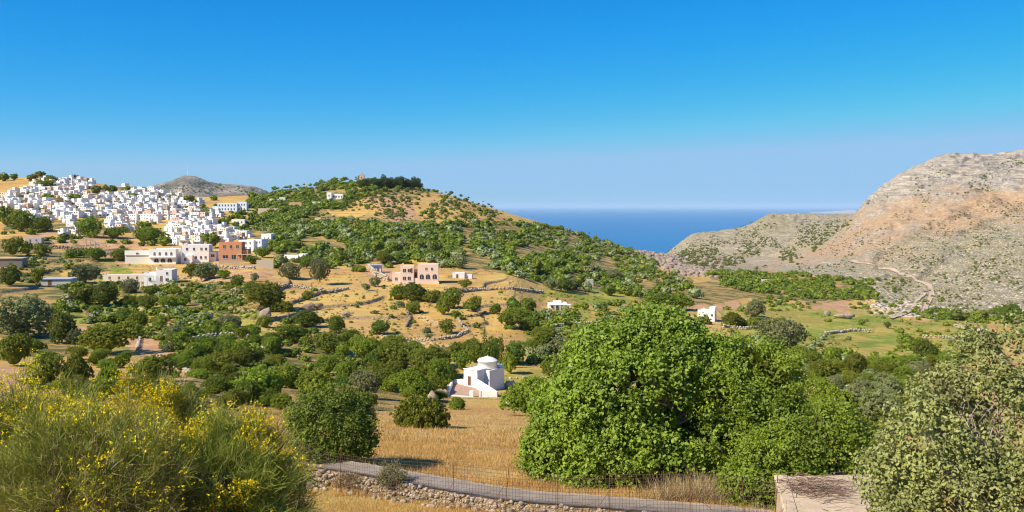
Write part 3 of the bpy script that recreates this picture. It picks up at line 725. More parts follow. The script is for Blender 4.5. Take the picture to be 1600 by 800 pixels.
def plant(kind, mat, P, w, h, var, desc, parts=True, lod=None, sink=0.03, ymin=20):
    d = P[1]; lod = lod if lod is not None else (0 if d < 165 or w*F/d > 30 else 1 if d < 420 else 2)
    me, tr, _ = proto(kind, mat, lod, var % 5)
    w *= 1.22 if kind == 'low' else 1.0
    names = {'bush':'shrub','low':'low_shrub','oak':'oak_tree','olive':'olive_tree','poplar':'poplar_tree','pine':'pine_tree'}
    natural = {'bush':0.62,'low':0.33,'oak':0.76,'olive':0.76,'poplar':2.0,'pine':1.15}[kind]
    rz = random.random()*6.28; q = 0.88+0.24*random.random(); sc = (w*q, w/q, h/natural)
    loc = (P[0], P[1], P[2]-sink*h)
    if tr is None:
        o = newobj(names[kind], me); o.location = loc; o.rotation_euler = (0,0,rz); o.scale = sc
    elif not parts:
        o = newobj(names[kind], me); o.location = loc; o.rotation_euler = (0,0,rz); o.scale = sc
    else:
        o = empty(names[kind], loc, rz, sc); newobj('crown', me, o); newobj('trunk', tr, o)
    top = (P[0], P[1], P[2]+h*0.5); q = proj(top)
    TREES.append((o, q[0], q[1], desc, kind, w*F/d)); return o
# trees and shrubs the eye can pick out: centre column, foot row, width, height in photo pixels, kind, foliage
LIST = [
 (42,527,104,78,'oak','leaf_olive'),(98,536,60,58,'oak','leaf_dark'),(22,572,60,56,'bush','leaf_dark'),(162,552,104,50,'bush','leaf_mid'),
 (72,604,64,56,'oak','leaf_mid'),(120,602,54,50,'bush','leaf_mid'),(236,597,76,46,'bush','leaf_dark'),(172,603,46,34,'low','leaf_mid'),
 (132,476,50,36,'oak','leaf_dark'),(164,478,52,38,'bush','leaf_dark'),(133,442,60,36,'olive','leaf_olive'),(16,447,40,34,'bush','leaf_dark'),
 (58,444,24,26,'bush','leaf_bright'),(203,458,36,28,'olive','leaf_olive'),(236,462,34,18,'bush','leaf_mid'),(272,461,22,18,'bush','leaf_mid'),
 (200,482,40,22,'bush','leaf_mid'),(232,483,44,24,'bush','leaf_mid'),(272,484,46,24,'bush','leaf_bright'),(214,514,44,30,'bush','leaf_mid'),(190,505,40,24,'bush','leaf_mid'),
 (250,512,34,20,'bush','leaf_bright'),(288,478,28,20,'bush','leaf_mid'),(90,490,26,18,'low','leaf_bright'),(150,492,30,18,'bush','leaf_mid'),
 (322,438,50,34,'olive','leaf_olive'),(298,432,28,22,'bush','leaf_mid'),(350,436,26,16,'bush','leaf_mid'),(370,451,26,26,'oak','leaf_dark'),(415,479,78,42,'bush','leaf_mid'),
 (396,468,40,30,'bush','leaf_dark'),(436,486,40,18,'low','leaf_bright'),(480,469,22,18,'oak','leaf_dark'),(452,435,46,30,'olive','leaf_olive'),(500,441,36,44,'oak','leaf_olive'),
 (480,511,52,28,'bush','leaf_dark'),(526,520,36,32,'oak','leaf_mid'),(594,522,38,26,'oak','leaf_dark'),(397,528,28,26,'oak','leaf_mid'),(358,516,52,28,'olive','leaf_olive'),
 (330,520,34,22,'bush','leaf_mid'),(456,535,64,32,'bush','leaf_mid'),(516,553,66,38,'bush','leaf_mid'),(575,569,58,46,'bush','leaf_mid'),(548,540,40,30,'bush','leaf_dark'),
 (405,630,90,72,'oak','leaf_bright'),(496,634,88,66,'oak','leaf_bright'),(452,606,60,46,'oak','leaf_mid'),(570,622,60,52,'oak','leaf_olive'),(336,618,54,34,'bush','leaf_mid'),
 (365,640,50,34,'bush','leaf_mid'),(440,640,46,28,'bush','leaf_mid'),(540,600,46,40,'bush','leaf_mid'),(510,585,54,34,'bush','leaf_mid'),
 (622,468,30,22,'bush','leaf_dark'),(648,471,42,26,'bush','leaf_dark'),(676,473,30,18,'bush','leaf_mid'),(645,490,26,18,'bush','leaf_mid'),(704,482,38,32,'oak','leaf_dark'),
 (692,492,24,24,'bush','leaf_mid'),(740,486,30,20,'bush','leaf_dark'),(713,498,18,12,'bush','leaf_mid'),(698,521,26,22,'oak','leaf_dark'),(727,450,18,12,'bush','leaf_mid'),
 (774,491,20,15,'bush','leaf_dark'),(801,488,26,24,'oak','leaf_dark'),(826,485,28,18,'bush','leaf_dark'),(810,502,40,20,'bush','leaf_mid'),(797,512,34,22,'bush','leaf_mid'),(828,518,36,22,'bush','leaf_mid'),
 (668,520,14,8,'low','leaf_olive'),(624,480,14,9,'low','leaf_olive'),
 (620,578,60,44,'oak','leaf_mid'),(662,592,56,44,'bush','leaf_mid'),(600,608,56,42,'oak','leaf_mid'),(646,622,54,40,'bush','leaf_mid'),(690,608,44,44,'bush','leaf_dark'),(590,575,44,34,'bush','leaf_dark'),
 (690,575,40,30,'bush','leaf_mid'),(614,545,40,20,'bush','leaf_mid'),(650,560,40,24,'bush','leaf_mid'),(715,560,34,24,'bush','leaf_mid'),(572,640,50,30,'bush','leaf_mid'),
 (757,566,19,52,'poplar','leaf_mid'),(784,576,18,52,'poplar','leaf_mid'),(803,568,38,36,'oak','leaf_dark'),(741,566,36,34,'bush','leaf_mid'),(796,584,26,30,'bush','leaf_mid'),(722,578,30,26,'bush','leaf_mid'),(770,572,30,40,'oak','leaf_dark'),
 (848,557,40,34,'bush','leaf_dark'),(880,560,46,32,'olive','leaf_olive'),(862,590,36,24,'bush','leaf_mid'),(845,532,34,20,'bush','leaf_mid'),(900,545,36,26,'bush','leaf_mid'),
 (826,650,76,54,'bush','leaf_mid'),(866,642,46,40,'bush','leaf_mid'),(654,667,84,46,'low','leaf_mid'),(716,640,26,16,'low','leaf_mid'),
 (1225,552,70,54,'oak','leaf_olive'),(1418,546,28,24,'oak','leaf_dark'),(1447,563,34,30,'bush','leaf_dark'),(1346,508,12,9,'oak','leaf_dark'),(1387,513,11,9,'bush','leaf_dark'),
 (1180,496,34,26,'bush','leaf_olive'),(1146,510,34,20,'bush','leaf_mid'),(1180,512,30,16,'bush','leaf_mid'),(1143,556,14,44,'poplar','leaf_olive'),(1160,560,16,34,'oak','leaf_dark'),
 (1290,600,50,38,'oak','leaf_mid'),(1335,590,44,34,'bush','leaf_dark'),(1380,590,50,30,'bush','leaf_mid'),(1420,580,46,24,'bush','leaf_mid'),(1255,590,40,36,'bush','leaf_mid'),
 (1350,640,48,48,'olive','leaf_olive'),(1310,650,44,40,'olive','leaf_olive'),(1385,630,46,46,'olive','leaf_olive'),(1450,600,40,26,'bush','leaf_olive'),(1490,575,44,22,'bush','leaf_dark'),(1230,600,36,30,'bush','leaf_mid'),
 (1212,585,36,30,'bush','leaf_mid'),(1270,570,34,20,'bush','leaf_mid'),(1305,556,30,14,'low','leaf_mid'),(1500,500,30,12,'bush','leaf_dark'),(1530,500,26,16,'bush','leaf_mid'),(1580,505,40,26,'bush','leaf_dark'),
 (6,283,16,12,'bush','leaf_mid'),(22,281,12,9,'bush','leaf_dark'),(50,284,18,12,'oak','leaf_mid'),(62,281,16,13,'oak','leaf_dark'),(78,285,18,10,'bush','leaf_mid'),(116,281,14,9,'bush','leaf_dark'),(70,292,26,10,'bush','leaf_mid'),
 (150,304,18,14,'oak','leaf_dark'),(165,301,12,10,'bush','leaf_mid'),(176,300,14,9,'bush','leaf_dark'),(206,310,20,8,'bush','leaf_bright'),(75,312,20,8,'bush','leaf_mid'),(118,313,24,9,'bush','leaf_mid'),(35,312,16,7,'bush','leaf_dark'),(198,300,14,8,'bush','leaf_mid'),(270,312,16,8,'bush','leaf_dark'),(295,318,18,14,'oak','leaf_dark'),(250,312,12,7,'bush','leaf_mid'),
 (35,362,34,34,'oak','leaf_mid'),(10,352,28,26,'bush','leaf_mid'),(66,362,36,24,'oak','leaf_dark'),(140,370,44,30,'oak','leaf_mid'),(178,372,34,16,'bush','leaf_dark'),(226,360,22,14,'oak','leaf_mid'),
 (236,380,46,26,'oak','leaf_mid'),(222,376,22,18,'bush','leaf_dark'),(256,384,22,14,'bush','leaf_mid'),(20,400,30,26,'bush','leaf_bright'),(42,396,22,18,'bush','leaf_dark'),(64,400,24,18,'bush','leaf_mid'),(150,405,40,20,'bush','leaf_mid'),
 (188,408,36,22,'bush','leaf_mid'),(120,402,30,14,'low','leaf_mid'),(330,388,24,24,'oak','leaf_dark'),(318,402,16,12,'bush','leaf_mid'),(395,412,30,14,'bush','leaf_mid'),(410,402,34,18,'bush','leaf_mid'),(445,392,30,16,'bush','leaf_mid'),
 (600,412,34,18,'bush','leaf_mid'),(530,402,30,16,'bush','leaf_mid'),(560,424,22,10,'low','leaf_mid'),(586,448,22,18,'olive','leaf_olive'),(573,454,14,12,'bush','leaf_olive'),(397,440,14,16,'olive','leaf_olive'),
 (905,448,24,14,'bush','leaf_dark'),(895,452,20,14,'bush','leaf_dark'),(918,456,18,14,'bush','leaf_olive'),(952,462,20,16,'bush','leaf_dark'),(1030,482,52,24,'bush','leaf_dark'),(1062,484,36,24,'bush','leaf_mid'),(1086,466,24,16,'olive','leaf_olive'),
 (982,462,26,14,'bush','leaf_mid'),(960,440,34,20,'olive','leaf_olive'),(924,432,30,18,'olive','leaf_olive'),(1100,506,30,10,'low','leaf_mid'),(1080,520,44,24,'olive','leaf_olive'),
]
"""(the second table: green hillsides; each region is filled with plants of its own mix)"""
FILL = [ # polygon, count, (min width m, max width m), kinds, foliages, gap in photo px
 ('hill', [(395,300),(560,277),(640,292),(560,312),(520,335),(440,345),(380,330)], 330, (4,8), ('bush','oak'), ('leaf_dark','leaf_mid','leaf_mid'), 5),
 ('hill', [(400,345),(520,345),(640,352),(760,350),(860,352),(1000,394),(1040,418),(980,436),(840,428),(690,410),(560,400),(430,396)], 950, (3,8), ('bush','oak','bush','olive'), ('leaf_dark','leaf_mid','leaf_mid','leaf_olive'), 5),
 ('crest', [(640,292),(700,300),(780,328),(860,355),(1000,393),(860,372),(720,345),(600,340),(540,330),(560,312)], 260, (2,5.5), ('bush',), ('leaf_dark','leaf_mid','leaf_scrub'), 6),
 ('belt', [(430,396),(560,400),(690,410),(840,428),(900,438),(840,440),(700,420),(560,418),(430,424)], 260, (4,7), ('bush','oak','olive'), ('leaf_mid','leaf_dark','leaf_olive'), 9),
 ('valley', [(840,430),(1040,416),(1110,428),(1180,430),(1140,450),(1080,452),(1000,466),(930,470),(860,452)], 330, (4,7.5), ('bush','oak','olive'), ('leaf_mid','leaf_dark','leaf_olive'), 8),
 ('orchard', [(820,495),(900,480),(1000,470),(1080,500),(1100,560),(900,600),(830,570)], 240, (2,4.6), ('bush','olive','low'), ('leaf_mid','leaf_dark','leaf_olive','leaf_bright'), 8),
 ('wood', [(1100,424),(1240,428),(1360,440),(1372,470),(1300,468),(1180,460),(1110,450)], 210, (4,7.5), ('bush','oak'), ('leaf_mid','leaf_dark','leaf_mid'), 5),
 ('meadow', [(1180,470),(1240,474),(1330,478),(1400,490),(1470,492),(1470,497),(1300,490),(1180,485)], 40, (2,4), ('bush','low'), ('leaf_mid','leaf_dark'), 8),
 ('gully', [(1240,556),(1470,556),(1440,600),(1400,640),(1300,610),(1230,600)], 120, (2,4.5), ('bush','olive'), ('leaf_mid','leaf_bright','leaf_olive'), 9),
 ('gardens', [(0,400),(90,400),(200,430),(300,450),(380,440),(380,520),(300,580),(240,530),(110,540),(90,450),(0,440)], 520, (1.2,3.6), ('bush','olive','low'), ('leaf_mid','leaf_dark','leaf_bright','leaf_olive'), 7),
 ('copse', [(300,560),(440,500),(560,540),(720,570),(690,630),(640,625),(560,600),(430,640),(320,620)], 80, (2.2,4.6), ('bush','oak'), ('leaf_mid','leaf_dark','leaf_bright'), 14),
 ('village foot', [(0,345),(120,372),(250,384),(330,395),(300,410),(170,385),(40,385),(0,380)], 60, (3,6), ('bush','oak'), ('leaf_mid','leaf_dark'), 9),
 ('between', [(300,318),(420,300),(470,310),(470,350),(430,395),(370,365),(330,345)], 90, (3.5,7), ('bush','oak'), ('leaf_mid','leaf_dark'), 8),
 ('village', [(20,290),(150,285),(280,300),(310,330),(300,370),(200,355),(60,335)], 46, (3,6), ('bush','oak'), ('leaf_mid','leaf_dark'), 14),
 ('track', [(1330,440),(1400,430),(1480,440),(1500,490),(1420,492),(1370,478)], 40, (2,4.5), ('bush',), ('leaf_mid','leaf_dark'), 9),
 ('edge', [(1180,468),(1240,462),(1330,472),(1380,480),(1340,484),(1240,474)], 30, (2,5), ('bush','oak'), ('leaf_mid','leaf_dark'), 7),
 ('edge', [(1420,488),(1600,486),(1600,506),(1540,506),(1440,497)], 60, (2.5,6), ('bush','oak'), ('leaf_mid','leaf_dark'), 7),
 ('edge', [(1400,500),(1530,512),(1545,545),(1460,560),(1400,550)], 30, (1.5,4), ('bush','low'), ('leaf_mid','leaf_bright'), 12),
 ('meadow hedge', [(1130,480),(1240,500),(1300,540),(1230,560),(1130,540)], 36, (1.5,4), ('bush','low'), ('leaf_mid','leaf_olive'), 12),
 ('near slope', [(1080,600),(1230,600),(1420,640),(1440,720),(1300,700),(1180,690),(1090,660)], 60, (1.6,4), ('bush','olive','low'), ('leaf_mid','leaf_bright','leaf_olive'), 16),
 ('left slope', [(0,540),(120,560),(300,560),(330,620),(300,640),(60,620)], 40, (1.6,3.6), ('bush','low'), ('leaf_mid','leaf_bright'), 14),
 ('fields', [(430,440),(560,440),(700,440),(830,440),(840,500),(760,540),(620,530),(440,500)], 22, (1,2.6), ('low','bush'), ('leaf_mid','leaf_scrub'), 20),
 ('meadow', [(1130,480),(1540,500),(1540,560),(1150,560)], 26, (1.2,3), ('low','bush'), ('leaf_mid','leaf_scrub'), 20),
]
SCRUB = [ # far too many and too small to count
 ([(1240,420),(1340,345),(1420,300),(1600,290),(1600,497),(1480,495),(1380,476),(1350,446)], 2600, (0.7,2.2)),
 ([(1010,395),(1200,340),(1335,342),(1240,420),(1100,424)], 1500, (1.5,4.5)),
 ([(985,392),(1060,396),(1110,424),(1030,416)], 90, (1,3)),
 ([(1336,330),(1420,262),(1600,245),(1600,300),(1420,310)], 500, (1,3)),
 ([(540,300),(700,305),(860,358),(720,345),(600,345)], 700, (0.8,2.4)),
 ([(700,296),(780,322),(860,345),(1000,386),(1000,396),(860,362),(720,322)], 420, (1.0,3.6)),
 ([(1050,400),(1100,372),(1230,350),(1330,350),(1240,412),(1110,422)], 900, (2,5)),
 ([(520,312),(620,300),(640,345),(540,340),(470,345)], 260, (0.8,3.2)),
 ([(240,292),(300,280),(415,298),(400,305),(300,303)], 250, (5,14)),
]
def fill_regions():
    r = np.random.default_rng(5); placed = [(t[0], t[1]-t[3]*0.4, t[2]*0.42) for t in LIST]
    cand = []; PLC = np.array(placed)
    for i_poly, (nm, poly, n, (a, b), kinds, fol, gap) in enumerate(FILL):
        P = np.array(poly); lo = P.min(0); hi = P.max(0); got = 0; tries = 0; MN = np.zeros((n+1, 2))
        while got < n and tries < n*9:
            tries += 1; x = lo[0]+r.random()*(hi[0]-lo[0]); y = lo[1]+r.random()*(hi[1]-lo[1])
            if not inpoly(np.array([x]), np.array([y]), poly)[0]: continue
            if got and np.any((MN[:got,0]-x)**2+((MN[:got,1]-y)*1.6)**2 < (gap*(0.75+0.5*r.random()))**2): continue
            if np.any((np.abs(PLC[:,0]-x) < PLC[:,2]) & (np.abs(PLC[:,1]-y) < PLC[:,2]*0.6)): continue
            if any(x0 < x < x1 and y0 < y < y1 for x0, x1, y0, y1 in KEEP): continue
            if vnoise(x/28, y/15, 61) < (0.33 if nm not in ('copse','wood','hill') else 0.16 if i_poly != 1 else 0.27): continue
            MN[got] = (x, y); got += 1
            w = a+(b-a)*r.random()**1.4
            cand.append((x, y, w, kinds[r.integers(len(kinds))], fol[r.integers(len(fol))], nm))
    return cand
# picture areas of buildings and tracks kept free of random plants (photo px)
KEEP = [(690,800,560,640),(608,690,412,450),(193,285,385,418),(280,340,375,414),(336,392,375,414),(232,276,415,446),(160,232,424,440),(66,108,428,448),(0,32,400,420),
        (372,426,362,394),(400,428,404,424),(438,472,394,408),(510,540,298,313),(855,895,466,486),(1088,1124,476,504),(572,606,410,430),(702,742,420,437),(340,384,308,332),(125,168,366,392),(490,550,328,348),
        (1296,1334,480,500),(400,432,470,500)]
def scrub_mesh(polys, name, mat, seed, extra=()):
    r = np.random.default_rng(seed); A = Acc(); base = [proto('bush', mat, 3, v)[2] for v in range(3)]
    PV = [np.vstack(b.V) for b in base]; PQ = [np.vstack(b.Q) for b in base]; PT = [np.vstack(b.T) for b in base]
    items = list(extra)
    for poly, n, (a, b) in polys:
        P = np.array(poly); lo = P.min(0); hi = P.max(0); x = lo[0]+r.random(n*2)*(hi[0]-lo[0]); y = lo[1]+r.random(n*2)*(hi[1]-lo[1])
        m = inpoly(x, y, poly) & (vnoise(x/30, y/14, 71) > 0.35+0.2*r.random(n*2)); x = x[m][:n]; y = y[m][:n]
        for i in range(len(x)):
            p = hit(x[i], y[i], 150); items.append((p, a+(b-a)*r.random()**2))
    for p, w in items:
        v = r.integers(3); th = r.random()*6.28; c, s = math.cos(th)*w, math.sin(th)*w
        V = PV[v]; W = np.column_stack([V[:,0]*c-V[:,1]*s+p[0], V[:,0]*s+V[:,1]*c+p[1], V[:,2]*w*(0.7+0.4*r.random())+p[2]-0.08*w])
        A.add(W, PQ[v], PT[v])
    return newobj(name, A.mesh(name, M[mat]))
def vegetation_mid():
    k = 0
    for x, y, w, h, kind, fol in LIST:
        if x < 600 and y > 400: w, h = w*0.86, h*0.84
        P = hit(x, y, 24); d = P[1]; k += 1
        if fol == 'leaf_dark' and k % 2: fol = 'leaf_mid'
        elif fol == 'leaf_mid' and k % 4 == 0: fol = 'leaf_bright'
        plant(kind, fol, P, w*d/F, h*d/F, k, fol)
    cand = fill_regions()
    cand = [(hit(c[0], c[1], 60), c) for c in cand]
    # a row of pines along the hilltop
    r = np.random.default_rng(9)
    for i in range(44):
        x = 562+i*2.2+r.random()*1.5; P = hit(x, 292+3*r.random(), 700); w = 6.5+2.5*r.random()
        plant('pine', 'leaf_pine', P, w, (11+9*r.random())*P[1]/F*(0.5+0.5*min(1, (i+3)/16))*(1-0.35*max(0, (i-36)/8)), i, 'pine', lod=1)
    cand.sort(key=lambda t: -t[1][2]/t[0][1])
    indiv = cand[:260]; rest = cand[260:]
    for i, (P, c) in enumerate(indiv):
        hh = {'bush':0.62,'low':0.35,'oak':0.82,'olive':0.8}[c[3]]*c[2]*(0.85+0.35*random.random())
        plant(c[3], c[4], P, c[2], hh, i, c[4])
    for fol in ('leaf_dark','leaf_mid','leaf_olive','leaf_bright','leaf_scrub'):
        ex = [(P, c[2]*1.05) for P, c in rest if c[4] == fol]
        if ex: tag(scrub_mesh([], 'hillside_scrub', fol, 3, ex), kind='stuff')
    tag(scrub_mesh([([(400,430),(560,425),(700,418),(830,430),(860,500),(770,560),(620,545),(440,540),(380,500)], 1500, (0.25,0.9)), ([(0,370),(180,385),(330,415),(420,430),(380,470),(200,450),(0,430)], 900, (0.3,1.1)), ([(590,625),(800,630),(800,720),(600,720)], 260, (0.15,0.45)), ([(1130,470),(1540,500),(1540,560),(1150,560)], 700, (0.25,0.9))], 'field_tufts', 'leaf_dry', 8), kind='stuff')
    tag(scrub_mesh([([(170,440),(300,440),(400,462),(400,520),(300,540),(180,520),(120,480)], 1100, (0.4,1.3)), ([(260,535),(330,540),(420,530),(430,575),(330,600),(270,600)], 500, (0.3,0.9)), ([(830,440),(1000,450),(1090,480),(1080,560),(860,570),(820,500)], 700, (0.4,1.4)), ([(1130,478),(1540,506),(1540,560),(1150,560)], 500, (0.3,1.2)), ([(430,440),(840,430),(840,500),(760,555),(600,540),(440,520)], 260, (0.4,1.3))], 'garden_plants', 'leaf_bright', 9), kind='stuff')
    tag(scrub_mesh(SCRUB, 'mountain_scrub', 'leaf_scrub', 4), kind='stuff')
# ------------------------------------------------------------------ buildings
def box(bm, x0, x1, y0, y1, z0, z1):
    v = [bm.verts.new(c) for c in ((x0,y0,z0),(x1,y0,z0),(x1,y1,z0),(x0,y1,z0),(x0,y0,z1),(x1,y0,z1),(x1,y1,z1),(x0,y1,z1))]
    for f in ((3,2,1,0),(4,5,6,7),(0,1,5,4),(1,2,6,5),(2,3,7,6),(3,0,4,7)): bm.faces.new([v[i] for i in f])
def mass(bm, x0, x1, y0, y1, z0, z1, par=0.35, th=0.28):
    """a flat-roofed block whose walls stand a little above the roof"""
    if par <= 0: return box(bm, x0, x1, y0, y1, z0, z1)
    o = [(x0,y0),(x1,y0),(x1,y1),(x0,y1)]; i = [(x0+th,y0+th),(x1-th,y0+th),(x1-th,y1-th),(x0+th,y1-th)]
    A = [bm.verts.new((*p, z0)) for p in o]; B = [bm.verts.new((*p, z1)) for p in o]; Cc = [bm.verts.new((*p, z1)) for p in i]; D = [bm.verts.new((*p, z1-par)) for p in i]
    for k in range(4):
        n = (k+1) % 4; bm.faces.new((A[k],A[n],B[n],B[k])); bm.faces.new((B[k],B[n],Cc[n],Cc[k])); bm.faces.new((Cc[k],Cc[n],D[n],D[k]))
    bm.faces.new(D); bm.faces.new(A[::-1])
def arch_pts(w, h, arch):
    if not arch: return [(-w/2,0),(w/2,0),(w/2,h),(-w/2,h)]
    r = w/2; return [(-w/2,0),(w/2,0)]+[(r*math.cos(a), h-r+r*math.sin(a)) for a in np.linspace(0, math.pi, 9)]
def opening(parent, name, mat, x, y, z, w, h, arch=False, d=0.06, axis='y', sill=True, frame=True, sgn=-1):
    """a pane or a leaf standing a little proud of its wall inside a narrow frame"""
    def prism(pts, t0, t1):
        bm = bmesh.new(); a = []; b = []
        for px, pz in pts:
            if axis == 'y': a.append(bm.verts.new((x+px, y+sgn*t0, z+pz))); b.append(bm.verts.new((x+px, y+sgn*t1, z+pz)))
            else: a.append(bm.verts.new((x+sgn*t0, y+px, z+pz))); b.append(bm.verts.new((x+sgn*t1, y+px, z+pz)))
        n = len(pts); bm.faces.new(a); bm.faces.new(b[::-1])
        for k in range(n): bm.faces.new((a[k], a[(k+1)%n], b[(k+1)%n], b[k]))
        bmesh.ops.recalc_face_normals(bm, faces=bm.faces[:]); return bm
    o = newobj(name, mesh_bm(name, prism(arch_pts(w, h, arch), -0.05, d*0.5), mat), parent)
    if frame and name == 'window':
        q = [(px*1.0, pz) for px, pz in arch_pts(w+0.16, 0.10, False)]
        s = prism([(px, pz-0.10) for px, pz in q], -0.05, d*2.2); newobj('sill', mesh_bm('sill', s, M['limewash']), o)
        mb = prism([(-0.03,0),(0.03,0),(0.03,h*0.98),(-0.03,h*0.98)], 0, d*0.9); newobj('mullion', mesh_bm('mullion', mb, M['limewash']), o)
    return o
def paint(o, c): o.color = (*c, 1); return o
def building(name, label, cat, P, yaw, masses, col, wins=(), doors=(), extra=None, group=None, depth=5):
    t = tag(empty(name, P, math.radians(yaw)), label, cat, group)
    for i, m in enumerate(masses):
        bm = bmesh.new(); mass(bm, m[0], m[1], m[2], m[3], m[4] if m[4] else -depth, m[5], *(m[6:7] if len(m) > 6 else ()))
        bmesh.ops.recalc_face_normals(bm, faces=bm.faces[:])
        paint(newobj('wall', mesh_bm('wall', bm, M['plaster']), t), m[7] if len(m) > 7 else col)
    for w in wins: opening(t, 'window', w[6] if len(w) > 6 else M['glass'], *w[:6])
    for d in doors: opening(t, 'door', d[6] if len(d) > 6 else M['wood'], *d[:6], frame=False)
    if extra: extra(t)
    return t
def part(t, name, mat, boxes, col=None):
    bm = bmesh.new()
    for b in boxes: box(bm, *b)
    o = newobj(name, mesh_bm(name, bm, mat), t)
    if col: paint(o, col)
    return o
WHITE = (0.80,0.765,0.70); CREAM = (0.72,0.62,0.48); PINK = (0.74,0.55,0.43); STONE = (0.42,0.33,0.24); OCHRE = (0.55,0.36,0.18)
def grid_w(y, xs, zs, w, h, arch=False, mat=None):
    return [(x, y, z, w, h, arch)+((mat,) if mat else ()) for x in xs for z in zs]
def chapel():
    P = hit(747, 612, 60); y = P[1]; s = y/150.0
    t = tag(empty('chapel', (P[0]-1.3*s, y-0.2, P[2]+1.15), math.radians(-35), (s*1.08,s*1.08,s*0.84)), 'whitewashed domed chapel with walled forecourt below the golden terraced fields', 'chapel')
    W = M['limewash']
    def pc(name, boxes, mat=W, bev=0.05, parent=t):
        bm = bmesh.new()
        for b in boxes: box(bm, *b)
        if bev: bmesh.ops.bevel(bm, geom=bm.edges[:], offset=bev, segments=2, affect='EDGES')
        return newobj(name, mesh_bm(name, bm, mat, False), parent)
    # nave, cross arm and apse-end block; the door looks down to the road
    pc('nave', [(-1.35,1.35,0,6.6,-1.6,3.15)]); pc('transept', [(1.3,2.35,1.9,5.9,-1.6,2.85),(-2.2,-1.3,2.4,5.4,-1.6,2.7)])
    pc('roof_edge', [(-1.45,1.45,-0.1,0.25,3.1,3.28),(1.15,1.45,0.3,6.7,3.1,3.24),(2.1,2.45,1.8,6.0,2.8,2.98)])
    def lathe(name, prof, cx, cy, mat, seg=28, parent=t):
        V = np.array([[cx+r*math.cos(a), cy+r*math.sin(a), z] for r, z in prof for a in np.linspace(0, 2*math.pi, seg, endpoint=False)])
        i = np.arange(len(prof)*seg).reshape(len(prof), seg); j = np.roll(i, -1, 1)
        return newobj(name, mesh_np(name, V, np.stack([i[:-1], j[:-1], j[1:], i[1:]], -1).reshape(-1,4), mat, False), parent)
    d = lathe('drum', [(1.56,3.0),(1.54,4.35),(1.64,4.38),(1.64,4.50),(1.54,4.52)], 0.6, 3.7, W)
    lathe('dome', [(1.62,4.49),(1.3,4.78),(0.85,5.05),(0.4,5.22),(0.14,5.28),(0.09,5.42),(0.001,5.46)], 0.6, 3.7, W)
    for a in (20, 60):
        a = math.radians(a); bm = bmesh.new(); box(bm, -0.09, 0.09, -0.05, 0.05, 3.6, 4.1)
        for v in bm.verts: v.co = Matrix.Rotation(a+math.pi/2, 4, 'Z') @ v.co + Vector((0.6+1.54*math.cos(a), 3.7+1.54*math.sin(a), 0))
        newobj('window', mesh_bm('window', bm, M['glass']), t)
    do = opening(t, 'door', M['wood'], -0.15, 0, 0.0, 0.62, 1.85, False, frame=False)
    part(t, 'door_frame', W, [(-0.58,-0.46,-0.07,0.02,0,1.98),(0.16,0.28,-0.07,0.02,0,1.98),(-0.58,0.28,-0.072,0.018,1.85,2.0)])
    pc('cross', [(-0.03,0.03,-0.03,0.03,3.28,3.9),(-0.18,0.18,-0.025,0.025,3.62,3.68)], W, 0)
    # forecourt: modelled square to the view
    f = t; R = Matrix.Rotation(math.radians(35), 3, 'Z')
    def wall(name, a, b, th, mat=W, z0=-3.0):
        a2 = R @ Vector((a[0], a[1], 0)); b2 = R @ Vector((b[0], b[1], 0)); n = (b2-a2).normalized(); s_ = Vector((-n.y, n.x, 0))*th/2
        bm = bmesh.new(); lo = [a2+s_, a2-s_, b2-s_, b2+s_]; hz = [a[2],a[2],b[2],b[2]]
        A = [bm.verts.new((p.x,p.y,z0)) for p in lo]; B = [bm.verts.new((p.x,p.y,z)) for p, z in zip(lo, hz)]
        for k in range(4): bm.faces.new((A[k],A[(k+1)%4],B[(k+1)%4],B[k]))
        bm.faces.new(B); bm.faces.new(A[::-1]); bmesh.ops.recalc_face_normals(bm, faces=bm.faces[:])
        bmesh.ops.bevel(bm, geom=[e for e in bm.edges], offset=0.03, segments=1, affect='EDGES')
        return newobj(name, mesh_bm(name, bm, mat), f)
    wall('courtyard_wall', (-2.9,1.9,0.75), (-0.9,1.2,0.95), 0.30); wall('courtyard_wall', (-3.45,-4.6,-0.35), (-2.9,1.9,0.75), 0.32)
    wall('courtyard_wall', (-3.4,-4.6,-0.55), (0.15,-5.1,-0.75), 0.30); wall('gate_pillar', (0.15,-5.2,0.35), (0.75,-5.25,0.35), 0.55)
    wall('courtyard_wall', (1.75,-5.2,0.25), (4.3,-5.3,0.15), 0.30); wall('courtyard_wall', (1.1,-0.8,1.5), (4.3,-5.2,0.15), 0.34)
    wall('gate_pillar', (1.6,-5.2,0.45), (1.85,-5.2,0.45), 0.5)
    bm = bmesh.new(); q = [R @ Vector(p) for p in ((-3.4,-4.6,0),(4.2,-5.2,0),(1.6,0.6,0),(-2.8,1.8,0))]; zz = (-1.35,-1.45,-0.05,-0.05)
    A = [bm.verts.new((p.x,p.y,-3)) for p in q]; B = [bm.verts.new((p.x,p.y,z)) for p, z in zip(q, zz)]
    for k in range(4): bm.faces.new((A[k],A[(k+1)%4],B[(k+1)%4],B[k]))
    bm.faces.new(B); bm.faces.new(A[::-1]); bmesh.ops.recalc_face_normals(bm, faces=bm.faces[:]); newobj('courtyard_floor', mesh_bm('courtyard_floor', bm, M['paver']), f)
    return t
